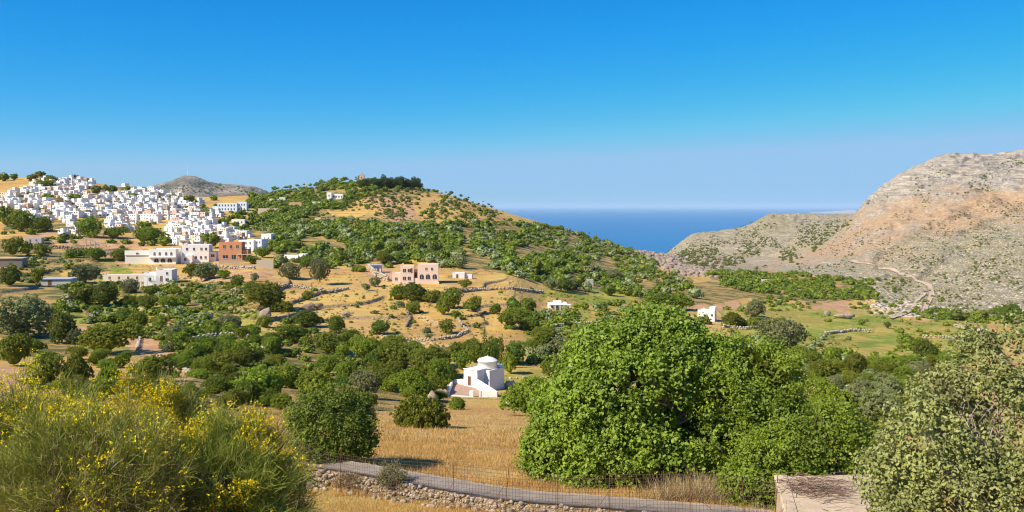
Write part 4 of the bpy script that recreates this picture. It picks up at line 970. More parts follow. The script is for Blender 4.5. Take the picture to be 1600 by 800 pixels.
def special_houses():
    b = {}
    def at(px, py, ymin=150): return hit(px, py, ymin)
    # pink villa in the fields
    P = at(650, 444); s = P[1]/348
    building('villa', 'pale pink two-part villa with arched terrace among the golden fields', 'villa', P, 4,
        [(-6.0,-0.9,0,7,0,7.0,0.35),(0.6,8.6,0.0,8,0,7.6,0.35),(-9.2,-6.0,1.5,7,0,4.3,0.3),(-0.9,0.6,3.0,7,0,5.4,0.3),(-0.9,0.6,0.3,3.0,0,2.3,0.2)], PINK,
        wins=grid_w(0, (-4.4,-2.6), (1.6,4.6), 1.2, 1.3)+[(-7.6,1.5,1.3,0.9,1.2,False)]+grid_w(0, (4.0,6.2), (5.3,), 0.8, 1.0)+[(2.2,0,1.9,1.6,1.9,True),(4.6,0,1.9,1.7,1.9,True),(7.2,0,1.9,1.7,1.9,True)],
        doors=[(-1.7,0,4.3,0.7,1.9,False),(-0.2,3.0,2.5,0.8,1.9,True)],
        extra=lambda t: (part(t,'chimney',M['plaster'],[(-5.4,-4.9,3,3.5,7,8.0)],PINK), part(t,'buttress',M['plaster'],[(-6.3,-5.9,-0.6,0,-5,1.0),(8.2,8.9,-1.6,0,-5,0.8)],PINK), part(t,'parapet_step',M['plaster'],[(0.6,1.4,0,0.9,7.6,8.1),(7.8,8.6,0,0.9,7.6,8.1),(-6,-5.4,0,0.6,7.0,7.5)],PINK)))
    # white block with arcades and its long wing
    P = at(240, 413); s = P[1]/395
    building('house', 'long white house with arcade of arches and low wing beside it', 'house', P, 6,
        [(-2.0,9.5,0,9,0,6.7,0.4),(-13.5,-2.0,4,9.5,0,4.9,0.3,(0.70,0.63,0.52)),(-13.5,-2.2,3.6,4.0,3.9,6.0,0,WHITE)], WHITE,
        wins=[(x,0,3.9,0.9,1.5,True) for x in (0.4,2.6,5.4,7.6)]+[(x,0,0.9,1.9,1.7,True) for x in (1.2,4.0,6.9)]+[(-8,3.6,4.3,1.2,0.8,True)],
        extra=lambda t: (part(t,'balcony',M['limewash'],[(-2,9.5,-1.0,0,3.05,3.2)]), part(t,'chimney',M['limewash'],[(7,7.5,3,3.5,6.5,7.6)])))
    P = at(309, 411)
    building('house', 'white three-storey house left of the orange brick house', 'house', P, 8,
        [(-6.8,4.8,0,9,0,8.2,0.4),(4.8,7.6,1.5,8,0,5.0,0.3),(-6.8,-2,-1.8,0,0,3.6,0.3)], WHITE,
        wins=[(x,0,5.7,0.9,1.2,False) for x in (-4.6,-1.6,1.6,3.6)]+[(x,0,1.9,0.9,1.3,True) for x in (-0.8,1.4,3.4)]+[(-5,-1.8,1.2,1,1.2,False)]+[(6.2,1.5,2.6,1.6,1.2,False,M['wood'])],
        extra=lambda t: part(t,'chimney',M['limewash'],[(-3.0,-2.5,3,3.5,8.1,9.1),(2,2.4,4,4.4,8.1,8.9)]))
    P = at(363, 410); P.z += 0.9
    def brickx(t):
        part(t,'terrace_roof',M['concrete'],[(2.0,8.9,-2.6,0.5,2.55,2.8)])
        for x in (2.3,4.6,6.8,8.6): part(t,'pillar',M['concrete'],[(x-0.17,x+0.17,-2.5,-2.16,-3,2.55)])
        part(t,'terrace_wall',M['plaster'],[(-5,16,-2.9,-2.62,-4,0.1)],STONE)
    t = building('brick_house', 'orange brick house with open pillared terrace beside the white houses', 'house', P, 6,
        [(-5.8,4.0,0,8,0,8.0,0.3,(0.50,0.20,0.095)),(4.0,6.6,1,8,0,4.6,0.3,(0.50,0.20,0.095))], STONE,
        wins=[(x,0,5.2,1.0,1.5,False) for x in (-3.4,-0.6,2.2)]+[(-3,0,0.9,2.2,1.4,False),(0.6,0,0.5,1.8,1.9,False),(5.4,1,1.6,1.1,1.5,False)], extra=brickx)
    for o in t.children:
        if o.name.startswith('wall'): o.data.materials[0] = M['brick']
    P = at(250, 443)
    def perg(t):
        part(t,'pergola',M['limewash'],[(-6.2,-1.2,-3.2,-3.0,2.7,2.9),(-6.2,-1.2,-0.2,0.0,2.71,2.91)]+[(x,x+0.14,-3.2,0,2.9,3.0) for x in np.linspace(-6.2,-1.4,7)])
        for x in (-6.1,-3.8,-1.5): part(t,'pillar',M['limewash'],[(x-.14,x+.14,-3.2,-2.9,-2,2.7)])
        part(t,'chimney',M['limewash'],[(-2.4,-1.9,3,3.5,4.6,6.0)])
    building('house', 'small white house with pergola below the arcaded house', 'house', P, 5, [(-1.2,4.6,-1,6,0,5.2,0.4),(-6.2,-1.2,1,6,0,4.0,0.3)], WHITE,
        wins=[(0.8,-1,1.0,0.9,1.9,False,M['wood']),(2.9,-1,1.0,1.2,1.0,False),(2.9,-1,3.4,0.8,0.9,False),(-4,1,1.0,1,1.2,False)], extra=perg)
    P = at(196, 440)
    building('outbuilding', 'long low white outbuilding left of the small pergola house', 'outbuilding', P, 4, [(-8.5,8.0,0,4,0,2.7,0.15)], CREAM, wins=[(x,0,0.9,0.8,1.1,False,M['wood']) for x in (-6,-2.5,1,4.4)])
    P = at(87, 446)
    building('shed', 'grey flat-roofed shed below the olive trees at left', 'shed', P, 8, [(-5,5,0,7,0,2.2,0)], (0.5,0.48,0.45), doors=[(-2,0,0,1.2,1.8,False)], extra=lambda t: part(t,'roof',M['sheet'],[(-5.3,5.3,-0.4,7.4,2.2,2.38)]))
    P = at(12, 418)
    building('outbuilding', 'dark stone outbuilding with flat pale roof at left edge', 'outbuilding', P, 12, [(-6,5.4,0,7,0,3.6,0)], (0.20,0.17,0.15), doors=[(1,0,0,1.2,2.0,False)], extra=lambda t: part(t,'roof',M['concrete'],[(-6.3,5.7,-0.4,7.3,3.6,3.85)]))
    P = at(52, 380)
    building('shed', 'small pale stone shed in trees under the village', 'shed', P, 10, [(-4,4,0,4,0,2.8,0.2)], (0.5,0.45,0.4), wins=[(-1.5,0,0.9,.8,1,False),(1.5,0,.9,.8,1,False)])
    P = at(148, 388)
    def ruin(t):
        part(t,'pillar',M['concrete'],[(-5.0,-4.4,0,0.6,-3,5.2)]); part(t,'pillar',M['concrete'],[(-2.6,-2.1,0,0.6,-3,4.6)]); part(t,'pillar',M['concrete'],[(-0.2,0.3,0,0.6,-3,3.0)])
        bm = bmesh.new(); A = [bm.verts.new(v) for v in ((-5.2,-0.2,5.2),(-5.2,2.2,5.2),(5.5,2.2,0.8),(5.5,-0.2,0.8),(-5.2,-0.2,5.6),(-5.2,2.2,5.6),(5.5,2.2,1.3),(5.5,-0.2,1.3))]
        for f in ((0,1,2,3),(7,6,5,4),(0,4,5,1),(1,5,6,2),(2,6,7,3),(3,7,4,0)): bm.faces.new([A[i] for i in f])
        bmesh.ops.recalc_face_normals(bm, faces=bm.faces[:]); newobj('stair_slab', mesh_bm('stair_slab', bm, M['concrete']), t)
    ruin(tag(empty('concrete_ruin', P, math.radians(5)), 'unfinished concrete frame with sloping slab below the village', 'ruin'))
    P = at(392, 392); PB = (0.72,0.75,0.80)
    building('house', 'white stepped house with many small windows right of the brick house', 'house', P, -14, [(-7,1.5,0,8,0,5.6,0.35),(1.5,5.2,1.5,8,0,6.0,0.35,PB)], WHITE, wins=grid_w(0,(-5.2,-2.8,-0.4),(0.9,3.4),0.8,1.1)+grid_w(1.5,(2.6,4.2),(1.0,3.8),0.7,1.1))
    P = at(416, 378)
    building('house', 'small white cube house topmost beside the stepped house', 'house', P, -10, [(-3,3,0,6,0,4.6,0.3)], WHITE, wins=[(-1,0,1.5,.8,1.1,False),(1.3,0,1.5,.8,1.1,False)])
    P = at(414, 419)
    part(tag(empty('garden_wall', P, math.radians(5)), 'tall beige retaining wall right of the orange brick house', 'wall'), 'wall', M['plaster'], [(-3.4,3.4,0,0.6,-3,3.4),(-9.5,-3.4,0.1,0.5,-3,1.4)], (0.50,0.42,0.30))
    P = at(456, 405)
    building('outbuilding', 'low dazzling white roof among olive trees in mid slope', 'outbuilding', P, -10, [(-6,3,0,4,0,1.9,0.15),(3,6.5,1,4.5,0,2.6,0.2)], WHITE, doors=[(-3,0,0,0.8,1.6,False)])
    P = at(526, 311, 400)
    building('house', 'long white villa among the trees near the hilltop', 'villa', P, 0, [(-7.5,5.5,0,7,0,4.4,0.3),(-8,-4,-2,2,0,5.6,0.3)], WHITE, wins=[(x,0,1.3,1.1,1.4,False) for x in (-2.5,-0.3,1.9,4.2)]+[(-6,-2,2.2,1,1.2,False)])
    P = at(362, 330, 400)
    building('school', 'long pale blue-white building with rows of windows above the trees', 'building', P, 2, [(-11,4,0,8,0,6.4,0.3,(0.62,0.72,0.80)),(4,11,2,8,0,7.4,0.3,(0.66,0.72,0.74)),(-16,-11,3,8,0,4.0,0.3,(0.6,0.68,0.72))], WHITE,
        wins=grid_w(0,(-9.5,-7.2,-4.9,-2.6,-0.3,2.0),(0.9,3.9),1.0,1.4)+grid_w(2,(5.2,7.2,9.2),(1.0,4.4),0.9,1.4))
    P = at(372, 352, 400)
    building('house', 'small white house with dark windows alone in the trees', 'house', P, 0, [(-4.4,4.4,0,6,0,4.0,0.3)], WHITE, wins=[(x,0,1.5,.9,1.2,False) for x in (-2.4,0,2.4)])
    P = at(434, 318, 400)
    building('house', 'pale flat-roofed house left of the yellowish house on the hill', 'house', P, 3, [(-7,1,0,6,0,4.0,0.3),(1,6,1,6,0,5.4,0.3)], CREAM, wins=[(x,0,1.3,.9,1.2,False) for x in (-5,-2.6)]+[(3.4,1,2.4,1,1.2,False)])
    P = at(425, 334, 400)
    part(tag(empty('retaining_wall', P, math.radians(3)), 'long pinkish retaining wall under the pale hill house', 'wall'), 'wall', M['plaster'], [(-10.5,10.5,0,0.8,-4,4.2)], (0.58,0.44,0.32))
    P = at(462, 325, 400)
    building('house', 'yellowish house with flat roof on the wooded hillside', 'house', P, 2, [(-5,4.6,0,6,0,4.6,0.3)], OCHRE, wins=[(x,0,1.5,.9,1.2,False) for x in (-3,-0.4,2.4)])
    P = at(494, 322, 400)
    building('house', 'small cream house hidden in trees right of the yellowish house', 'house', P, 2, [(-3.4,3.4,0,5,0,3.6,0.3)], CREAM, wins=[(x,0,1.2,.8,1.1,False) for x in (-1.6,1.4)])
    P = at(565, 279, 500)
    building('hilltop_chapel', 'tiny reddish chapel on top of the central hill', 'chapel', P, 0, [(-2.6,2.6,0,4,0,4.6,0.3),(-1.0,1.0,1,3,4.4,6.2,0)], (0.55,0.32,0.24), doors=[(0,0,0,.9,1.9,False)])
    P = at(477, 291, 500)
    building('hut', 'tiny reddish hut on the ridge left of the hilltop', 'hut', P, 0, [(-3.4,3.4,0,4,0,3.2,0.2)], (0.60,0.42,0.34), doors=[(0,0,0,.9,1.9,False)])
    P = at(520, 346, 400)
    bm = bmesh.new()
    for i in range(14):
        a = math.radians(200+i*11); x, y = 13*math.cos(a), 7*math.sin(a); a2 = math.radians(200+(i+1)*11); x2, y2 = 13*math.cos(a2), 7*math.sin(a2)
        v = [bm.verts.new(c) for c in ((x,y,-3),(x2,y2,-3),(x2,y2,2.2),(x,y,2.2),(x*0.94,y*0.94,2.2),(x2*0.94,y2*0.94,2.2),(x*.94,y*.94,-3),(x2*.94,y2*.94,-3))]
        bm.faces.new((v[0],v[1],v[2],v[3])); bm.faces.new((v[3],v[2],v[5],v[4])); bm.faces.new((v[7],v[6],v[4],v[5]))
    bmesh.ops.remove_doubles(bm, verts=bm.verts[:], dist=0.01); bmesh.ops.recalc_face_normals(bm, faces=bm.faces[:])
    o = newobj('retaining_wall', mesh_bm('retaining_wall', bm, M['stone'])); o.location = P; tag(o, 'curved grey retaining wall on the hillside bend', 'wall')
    P = at(876, 484)
    def cols(t):
        for x in (-4,-2.2,-0.4,1.4,3.2): part(t,'pillar',M['limewash'],[(x-.14,x+.14,-2,-1.72,-3,1.9)])
        part(t,'terrace_roof',M['limewash'],[(-4.4,3.6,-2.1,0.2,1.9,2.05)])
    building('house', 'low white house with colonnaded porch among orchard trees', 'house', P, 3, [(-4.4,2.4,0,4,0,2.4,0.25),(-2.4,0.4,1,4,0,3.0,0.2)], WHITE, wins=[(x,0,0.7,.7,1,False) for x in (-3.1,-1.2,.8)], extra=cols)
    P = at(1106, 501); P.z += 0.5
    building('house', 'small white cube house with dark door behind the big fig tree', 'house', P, -20, [(-4.0,2.6,0,6,0,3.4,0.35),(0.4,2.6,2,6,3.2,4.6,0.25)], WHITE, wins=[(1.6,0,1.2,.9,.9,False)], doors=[(-1.2,0,0,.9,1.9,False)], extra=lambda t: part(t,'chimney',M['limewash'],[(-2,-1.6,2,2.4,3.3,4.3)]))
    P = at(588, 426)
    building('hut', 'small white and grey hut left of the pink villa', 'hut', P, 0, [(-2.2,2.0,0,3,0,3.2,0.2)], (0.6,0.62,0.64), doors=[(0.8,0,0,.9,1.8,False)], extra=lambda t: part(t,'roof',M['sheet'],[(-2.6,2.4,-0.9,3.3,3.2,3.34)]))
    P = at(722, 435)
    building('shed', 'low white shed right of the pink villa', 'shed', P, -4, [(-4,1,0,4,0,2.4,0.2),(1,4,1,4,0,1.6,0.15)], (0.66,0.64,0.6), doors=[(-2,0,0,.9,1.7,False)])
    P = at(917, 445)
    building('hut', 'grey stone hut with flat roof below the wooded hill', 'hut', P, 0, [(-3.4,3.4,0,4,0,2.8,0.2)], (0.38,0.36,0.34), doors=[(1,0,0,.9,1.8,False)])
    P = at(1536, 522)
    building('hut', 'small pink hut at the far end of the green meadow', 'hut', P, -8, [(-1.9,1.9,0,3,0,2.0,0.1)], (0.72,0.46,0.42), doors=[(0.8,0,0,.7,1.5,False)])
    P = at(1197, 442)
    building('hut', 'ruined pale stone hut in the dark tree belt', 'hut', P, -8, [(-3.4,3.4,0,4,0,2.6,0.0)], (0.5,0.43,0.36), doors=[(0.8,0,0,.9,1.8,False)])
    # mast on the far mountain
    y = 5200.0; x = (293-CX)/F*y; z = -(273-HY)/F*y
    V, Q = tube([(x,y,z-40),(x,y,z+30),(x,y,z+62)], [2.2,1.6,0.8], 6); tag(newobj('radio_mast', mesh_np('radio_mast', V, Q, M['limewash'])), 'thin white radio mast on the distant mountain top', 'mast')
HPROTO = []
def village_protos():
    r = np.random.default_rng(3)
    for k in range(16):
        w = 1.0; n = 1 if k % 3 == 0 or k % 4 == 2 else 2; H = 1.0; parts = []
        # unit sizes: 1 wide, 1 deep, 1 per storey
        bm = bmesh.new(); mass(bm, -0.5, 0.5, 0, 0.95, -1.2, n*1.0, 0.10, 0.04)
        if k % 4 == 1: mass(bm, 0.5, 0.86, 0.15, 0.9, -1.2, 0.85, 0.08, 0.04)
        if k % 4 == 2: mass(bm, -0.46, 0.05, 0.30, 0.90, n*0.90, n+0.75, 0.08, 0.04)
        if k % 5 == 3: mass(bm, -0.30, -0.22, 0.4, 0.48, n*0.90, n+0.35, 0)
        if k % 5 == 4: box(bm, -0.55, 0.55, -0.28, 0.0, 0.93, 1.0)
        bmesh.ops.recalc_face_normals(bm, faces=bm.faces[:])
        wall = mesh_bm('wall', bm, M['plaster']); wm = []
        nw = 0
        for st in range(n):
            for x in ((-0.28, 0.0, 0.28) if k % 2 else (-0.24, 0.20)):
                if r.random() < 0.15: continue
                ww, hh = 0.11, 0.36
                b2 = bmesh.new(); x += 0.03*(r.random()-.5); box(b2, x-ww/2, x+ww/2, -0.012, 0.03, st+0.34, st+0.34+hh); wm.append(('window', mesh_bm('window', b2, M['glass'] if r.random() < 0.7 else M['blue' if r.random() < 0.4 else 'wood']))); nw += 1
        if k % 2 == 0:
            b2 = bmesh.new(); box(b2, -0.07, 0.07, -0.010, 0.03, 0.0, 0.62); wm.append(('door', mesh_bm('door', b2, M['wood'] if k % 4 else M['blue'])))
        b2 = bmesh.new(); yy = 0.95*0.5; box(b2, -0.512, -0.47, yy-0.08, yy+0.08, 0.35, 0.7); wm.append(('window', mesh_bm('window', b2, M['glass'])))
        HPROTO.append((wall, wm, n, nw, k))
HOUSES = []; REST = []
VILL = [(-14,312),(2,306),(22,298),(40,288),(50,280),(75,279),(100,278),(150,284),(205,291),(250,293),(290,298),(306,312),(322,330),(345,336),(330,352),(372,362),(385,372),(352,380),(300,384),(262,384),(246,366),(205,362),(150,362),(100,376),(72,350),(-14,338)]
VGAP = [(28,48,278,292),(0,34,330,346),(120,168,340,372),(200,262,350,385),(148,172,286,296),(300,330,322,332),(60,100,346,364),(142,180,290,304),(60,88,306,312),(108,130,307,313),(286,302,304,318)]
def village():
    village_protos(); r = np.random.default_rng(21); rows = 0; n = 0
    y = 278.0
    while y < 386:
        x = -12 + r.random()*8; rows += 1; q = []
        while x < 392:
            if inpoly(np.array([x]), np.array([y]), VILL)[0] and not any(a < x < b and c < y < d for a, b, c, d in VGAP) and r.random() < 0.93:
                q.append((x, y+1.6*(r.random()-0.5)))
            x += 10.8*(0.75+0.5*r.random())*(1.0 if y > 300 else 1.05)
        for x, yy in q:
            P = hit(x, yy, 380); d = P[1]; wpx = 10.4*(0.75+0.6*r.random())*(0.9+0.25*(yy-278)/100); w = wpx*d/F
            k = int(r.integers(len(HPROTO))); wall, wm, ns, nw, kk = HPROTO[k]
            st = (1.75+0.6*r.random())*(1.0 if ns == 2 else 1.3)
            c = WHITE; nm = 'white'; u = r.random()
            if u > 0.93: c, nm = (0.62,0.42,0.26), 'ochre'
            elif u > 0.88: c, nm = (0.66,0.45,0.36), 'pink'
            elif u > 0.84: c, nm = (0.45,0.36,0.27), 'bare stone'
            elif u > 0.70: c, nm = (0.72,0.62,0.48), 'cream'
            elif u > 0.60: c, nm = (0.66,0.62,0.56), 'greyish'
            elif u > 0.59: c, nm = (0.50,0.58,0.66), 'pale blue'
            else: f = 0.92+0.08*r.random(); c = tuple(v*f for v in WHITE)
            n += 1
            if (n % 5 in (0, 2)) and yy < 366:      # past 300 houses: the smaller ones go into one mass
                REST.append((P, w, st, wall, wm)); continue
            t = empty('house', P, math.radians(-22+34*(r.random()-0.5)), (w, w*0.9, st))
            paint(newobj('wall', wall, t), c)
            for pn, pm in wm: newobj(pn, pm, t)
            HOUSES.append((t, x, yy, nm, ns, k % 5 == 4, k % 4 == 2))
        y += 4.2+0.4*r.random()
    bm = bmesh.new()
    for P, w, st, wall, wm in REST:
        T = Matrix.Translation(P) @ Matrix.Rotation(math.radians(-22+34*(r.random()-0.5)), 4, 'Z') @ Matrix.Diagonal((w, w*0.9, st, 1))
        for mi, me in [(0, wall)]+[(1, m) for _, m in wm]:
            k0 = len(bm.faces); v0 = len(bm.verts); bm.from_mesh(me); bm.verts.ensure_lookup_table(); bm.faces.ensure_lookup_table()
            for v in bm.verts[v0:]: v.co = T @ v.co
            for f in bm.faces[k0:]: f.material_index = mi
    o = newobj('village_houses', mesh_bm('village_houses', bm, M['plaster'])); o.data.materials.append(M['glass']); paint(o, (0.78,0.75,0.70)); tag(o, kind='stuff')
    # labels: rows counted from the top, houses of a row from the left
    HOUSES.sort(key=lambda h: h[2]); per = 18; i = 0; row = 0
    rws = {}
    for h in HOUSES: rws.setdefault(int((h[2]-275)//5.6), []).append(h)
    for ri, key in enumerate(sorted(rws)):
        hs = sorted(rws[key], key=lambda h: h[1])
        cnt = {}
        for t, x, yy, nm, ns, bal, up in hs:
            desc = f"{nm} {'two-storey' if ns == 2 else 'low'} house{' with balcony' if bal else ' with roof room' if up else ''}"
            cnt.setdefault(desc, []).append(t)
        for desc, ts in cnt.items():
            for j, t in enumerate(ts):
                pos = '' if len(ts) == 1 else f", {ORD[j]} from left"
                tag(t, f"{desc} in village row {ORD[ri]} from top{pos}", 'house', 'houses of the hillside village')
_o = 'first second third fourth fifth sixth seventh eighth ninth tenth eleventh twelfth thirteenth fourteenth fifteenth sixteenth seventeenth eighteenth nineteenth'.split()
_t = {20:'twent',30:'thirt',40:'fort',50:'fift',60:'sixt',70:'sevent',80:'eight',90:'ninet'}
ORD = list(_o)
for _n in range(20, 100):
    _d = _n//10*10; ORD.append(_t[_d]+'ieth' if _n % 10 == 0 else _t[_d]+'y-'+_o[_n%10-1])
# ------------------------------------------------------------------ walls and rocks
_lumps = {}
def lump(r, a, b, c, sub=2, rough=0.16):
    key = (sub, rough, int(r.integers(14)))
    if key not in _lumps: _lumps[key] = _lump(np.random.default_rng(key[2]+5), sub, rough)
    V, it = _lumps[key]; return V*np.array([a,b,c]), it
def _lump(r, sub, rough):
    iv, it = ico(sub); o = r.random(3)*50
    d = 1+rough*(n3(iv*1.3+o, 1.1, 7)*1.6)+rough*0.5*n3(iv*3+o, 1.3, 9)
    V = iv*d[:,None]
    for k in range(7):                                   # split faces: cut the lump by random planes
        n = unit(r.normal(size=(1,3)))[0]; c = 0.62+0.22*r.random(); q = V@n; V = V-np.maximum(q-c, 0)[:,None]*n[None,:]
    return V, it
def stone_row(name, P, r, size, rows, label, cat='wall', mat='stone', w=0.4, zoff=0.0, sub=1):
    """a dry wall: every stone laid on its own along a line of ground points"""
    P = np.asarray(P, float); A = Acc(); seg = np.linalg.norm(np.diff(P[:,:2], axis=0), axis=1); L = np.concatenate([[0], np.cumsum(seg)])
    for k in range(rows):
        s = r.random()*size
        while s < L[-1]:
            x = np.interp(s, L, P[:,0])+(r.random()-.5)*w; y = np.interp(s, L, P[:,1])+(r.random()-.5)*w; z = gz(x, y)+zoff if len(P[0]) < 3 else np.interp(s, L, P[:,2])+zoff
            q = size*(0.55+0.8*r.random()); V, T = lump(r, q*0.62, q*0.5, q*0.40, sub)
            th = r.random()*6.28; c, si = math.cos(th), math.sin(th)
            V = np.column_stack([V[:,0]*c-V[:,1]*si+x, V[:,0]*si+V[:,1]*c+y, V[:,2]+z+size*(0.25+0.62*k)]); A.add(V, None, T)
            s += q*(0.95 if rows > 1 else 1.1)
    return tag(newobj(name, A.mesh(name, M[mat], False)), label, cat)
def walls_and_rocks():
    r = np.random.default_rng(8)
    def line(pts, ymin=120):
        out = []
        for (a, b), (c, d) in zip(pts[:-1], pts[1:]):
            for t in np.linspace(0, 1, 6, endpoint=False): p = hit(a+(c-a)*t, b+(d-b)*t, ymin); out.append((p[0], p[1]))
        p = hit(*pts[-1], ymin); out.append((p[0], p[1])); return out
    W = [([(595,528),(640,534),(680,532),(712,528),(731,519)], 0.8, 2, 'pale dry-stone terrace wall curving below the round field tree'),
         ([(731,519),(722,508),(713,497)], 0.7, 2, 'short dry-stone wall climbing from the curved terrace wall'),
         ([(635,512),(641,500),(635,486)], 0.9, 2, 'dark crooked wall stub in the middle of the golden field'),  # dark stones laid along a crooked line
         ([(725,496),(745,494),(758,490)], 0.7, 2, 'short dark terrace wall left of the paired bushes'),
         ([(300,535),(330,529),(360,527),(388,530)], 0.9, 3, 'long grey curved wall holding the vineyard terrace'),
         ([(420,553),(450,556),(475,562)], 0.8, 2, 'low dark wall below the white rock in the vineyard'),
         ([(660,548),(690,546),(712,542)], 0.7, 2, 'faint terrace wall above the chapel trees'),
         ([(430,446),(470,450),(515,458),(545,452)], 0.7, 2, 'dry-stone wall across the upper golden field'),
         ([(690,452),(740,455),(800,452),(850,458)], 0.7, 2, 'long terrace wall across the field right of the villa'),
         ([(855,512),(900,508),(945,505)], 0.8, 2, 'straight dry-stone wall in the orchard below the porch house'),
         ([(1290,523),(1330,518),(1365,519)], 0.8, 2, 'pale wall across the middle of the green meadow'),
         ([(1440,528),(1480,529),(1510,532)], 0.8, 2, 'pale wall at the right of the green meadow'),
         ([(1480,508),(1530,519)], 0.8, 2, 'pale wall running to the pink hut'),
         ([(1130,512),(1165,515),(1196,513)], 0.8, 2, 'pale wall under the hedge by the white cube house'),
         ([(575,420),(588,432),(606,440)], 0.9, 3, 'pale rubble wall descending from the hut to the villa'),
         ([(790,592),(830,590),(900,592)], 0.6, 1, 'low stone edge of the green strip behind the chapel'),
         ([(215,548),(218,530),(212,520)], 0.7, 2, 'pale dry-stone wall beside the garden path'),
         ([(245,560),(270,572),(300,586)], 0.7, 2, 'dry-stone wall below the soil terraces at left'),
         ([(100,470),(150,500),(190,503)], 0.7, 2, 'dark stepped wall among the garden terraces'),
         ([(60,386),(130,392),(190,402)], 0.9, 2, 'brown terrace wall under the concrete ruin'),
         ([(320,414),(350,420),(400,421)], 0.8, 2, 'terrace wall in front of the orange brick house')]
    for pts, s, n, lab in W:
        d = hit(*pts[0], 120)[1]; stone_row('dry_stone_wall', line(pts), r, s*max(0.8, d/260), n, lab, 'wall', 'stone_dark' if 'dark' in lab or 'brown' in lab else 'stone', 0.5)
    def rock(px, py, w, h, lab, mat='boulder', tilt=0, n=1, name='boulder'):
        P = hit(px, py, 100); s = P[1]/F; A = Acc()
        for i in range(n):
            q = 1.0 if n == 1 else 0.42+0.25*r.random(); V, T = lump(r, w*s/2*q, w*s/2*q*0.7, h*s/2*q*1.2, 3, 0.22)
            c, si = math.cos(tilt), math.sin(tilt); V = np.column_stack([V[:,0]*c-V[:,2]*si, V[:,1], V[:,0]*si+V[:,2]*c])
            off = (0,0,0) if n == 1 else ((r.random()-.5)*w*s*0.75, (r.random()-.5)*2, 0)
            A.add(V+np.array(off)+np.array([0,0,h*s*0.35]), None, T)
        o = newobj(name, A.mesh(name, M[mat], False)); o.location = P; return tag(o, lab, 'rock')
    rock(415, 496, 25, 16, 'large slanting brown boulder at the edge of the golden field', 'boulder', 0.55)
    rock(478, 484, 22, 10, 'flat grey outcrop left of the dark rock pile', 'boulder', 0.1)
    rock(494, 481, 22, 12, 'dark rock pile above the dark field bush', 'stone_dark', 0, 3, 'rock_pile')
    rock(535, 493, 22, 9, 'grey rock pile above the green field tree', 'boulder', 0, 3, 'rock_pile')
    rock(415, 549, 28, 12, 'white boulder in the vineyard', 'boulder_pale', 0.2)
    rock(325, 497, 18, 9, 'white flat rock beside the terrace gardens', 'boulder_pale', -0.1)
    rock(452, 476, 16, 8, 'small grey rock behind the low green bush', 'boulder')
    rock(1312, 497, 38, 11, 'heap of pale rocks at the top of the green meadow', 'boulder', 0, 5, 'rock_pile')
    rock(1292, 493, 12, 9, 'round pinkish rock beside the heap of pale rocks', 'boulder')
    rock(676, 630, 16, 20, 'tall upright rock left of the chapel forecourt', 'boulder', 0.1)
    rock(690, 618, 20, 14, 'rubble heap behind the chapel wall', 'boulder', 0, 4, 'rock_pile')
    rock(793, 606, 18, 16, 'rubble slope right of the chapel', 'boulder_pale', 0, 5, 'rock_pile')
    rock(800, 632, 26, 8, 'loose pale stones left of the bush by the chapel', 'boulder_pale', 0, 5, 'rock_pile')
    A = Acc()                                            # the pale broken cliffs at the valley mouth
    for i in range(520):
        px = 985+r.random()*145; f = (px-985)/145; py = 392+f*6+r.random()*(12+24*min(1, f*2)); P = hit(px, py, 500)
        q = (0.8+2.4*r.random()**2.5); V, T = lump(r, q*1.3, q, q*0.7, 2, 0.3); A.add(V+np.array(P), None, T)
    tag(newobj('cliff_rocks', A.mesh('cliff_rocks', M['boulder'])), kind='stuff')
    A = Acc()
    for i in range(1300):
        px = 1340+r.random()*260; py = 380+r.random()*115; P = hit(px, py, 500)
        q = (0.35+1.1*r.random()**3); V, T = lump(r, q*1.4, q, q*0.6, 1, 0.3); A.add(V+np.array(P), None, T)
    for i in range(260):
        px = 1360+r.random()*80; py = 470+r.random()*30; P = hit(px, py, 500)
        q = (0.5+1.5*r.random()**2.5); V, T = lump(r, q*1.4, q, q*0.6, 1, 0.3); A.add(V+np.array(P), None, T)
    tag(newobj('mountain_rocks', A.mesh('mountain_rocks', M['boulder_pale'])), kind='stuff')
    return
# ------------------------------------------------------------------ the near slope
def big_crown(name, parent, mat, lobes, clumps, per, leaf, seed, clump_r, aspect=1.6, gap=0.0, droop=0.0):
    """many separate leaf clusters with gaps between them; returns the cluster centres for the twigs"""
    r = np.random.default_rng(seed); L = np.array(lobes, float); A = Acc()
    area = L[:,3]*L[:,4]+L[:,4]*L[:,5]+L[:,3]*L[:,5]; k = r.choice(len(L), size=clumps*3, p=area/area.sum()); d = rdir(clumps*3, r, -0.75); k = k[:len(d)]
    rad = 1.0-0.30*r.random(len(d))**1.7+0.07*r.normal(size=len(d)); C = L[k,:3]+d*L[k,3:]*rad[:,None]
    keep = np.ones(len(C), bool)
    for i, l in enumerate(L): keep &= ~((np.linalg.norm((C-l[:3])/l[3:], axis=1) < 0.60) & (k != i))
    keep &= C[:,2] > 0.05
    if gap: keep &= fbm(C[:,0]*0.9+C[:,2]*0.5, C[:,1]*0.9-C[:,2]*1.1, seed, 3) > -gap
    C = C[keep][:clumps]; d = d[keep][:clumps]; m = len(C); cr = clump_r*(0.5+0.9*r.random(m))
    v = unit(r.normal(size=(m, per, 3))+d[:,None,:]*0.9+np.array([0,0,0.35])); rr = 0.25+0.85*r.random((m, per, 1))**0.7
    P = (C[:,None,:]+v*cr[:,None,None]*rr).reshape(-1,3); N = unit(v.reshape(-1,3)*0.7+0.65*r.normal(size=(m*per,3))+np.array([-0.15,-0.1,0.45]))
    V, Q = leaf_quads(P, N, leaf, r, aspect, 0.10); A.add(V, Q); newobj('foliage' if name != 'crown' else 'crown', A.mesh(name, M[mat]), parent); return C
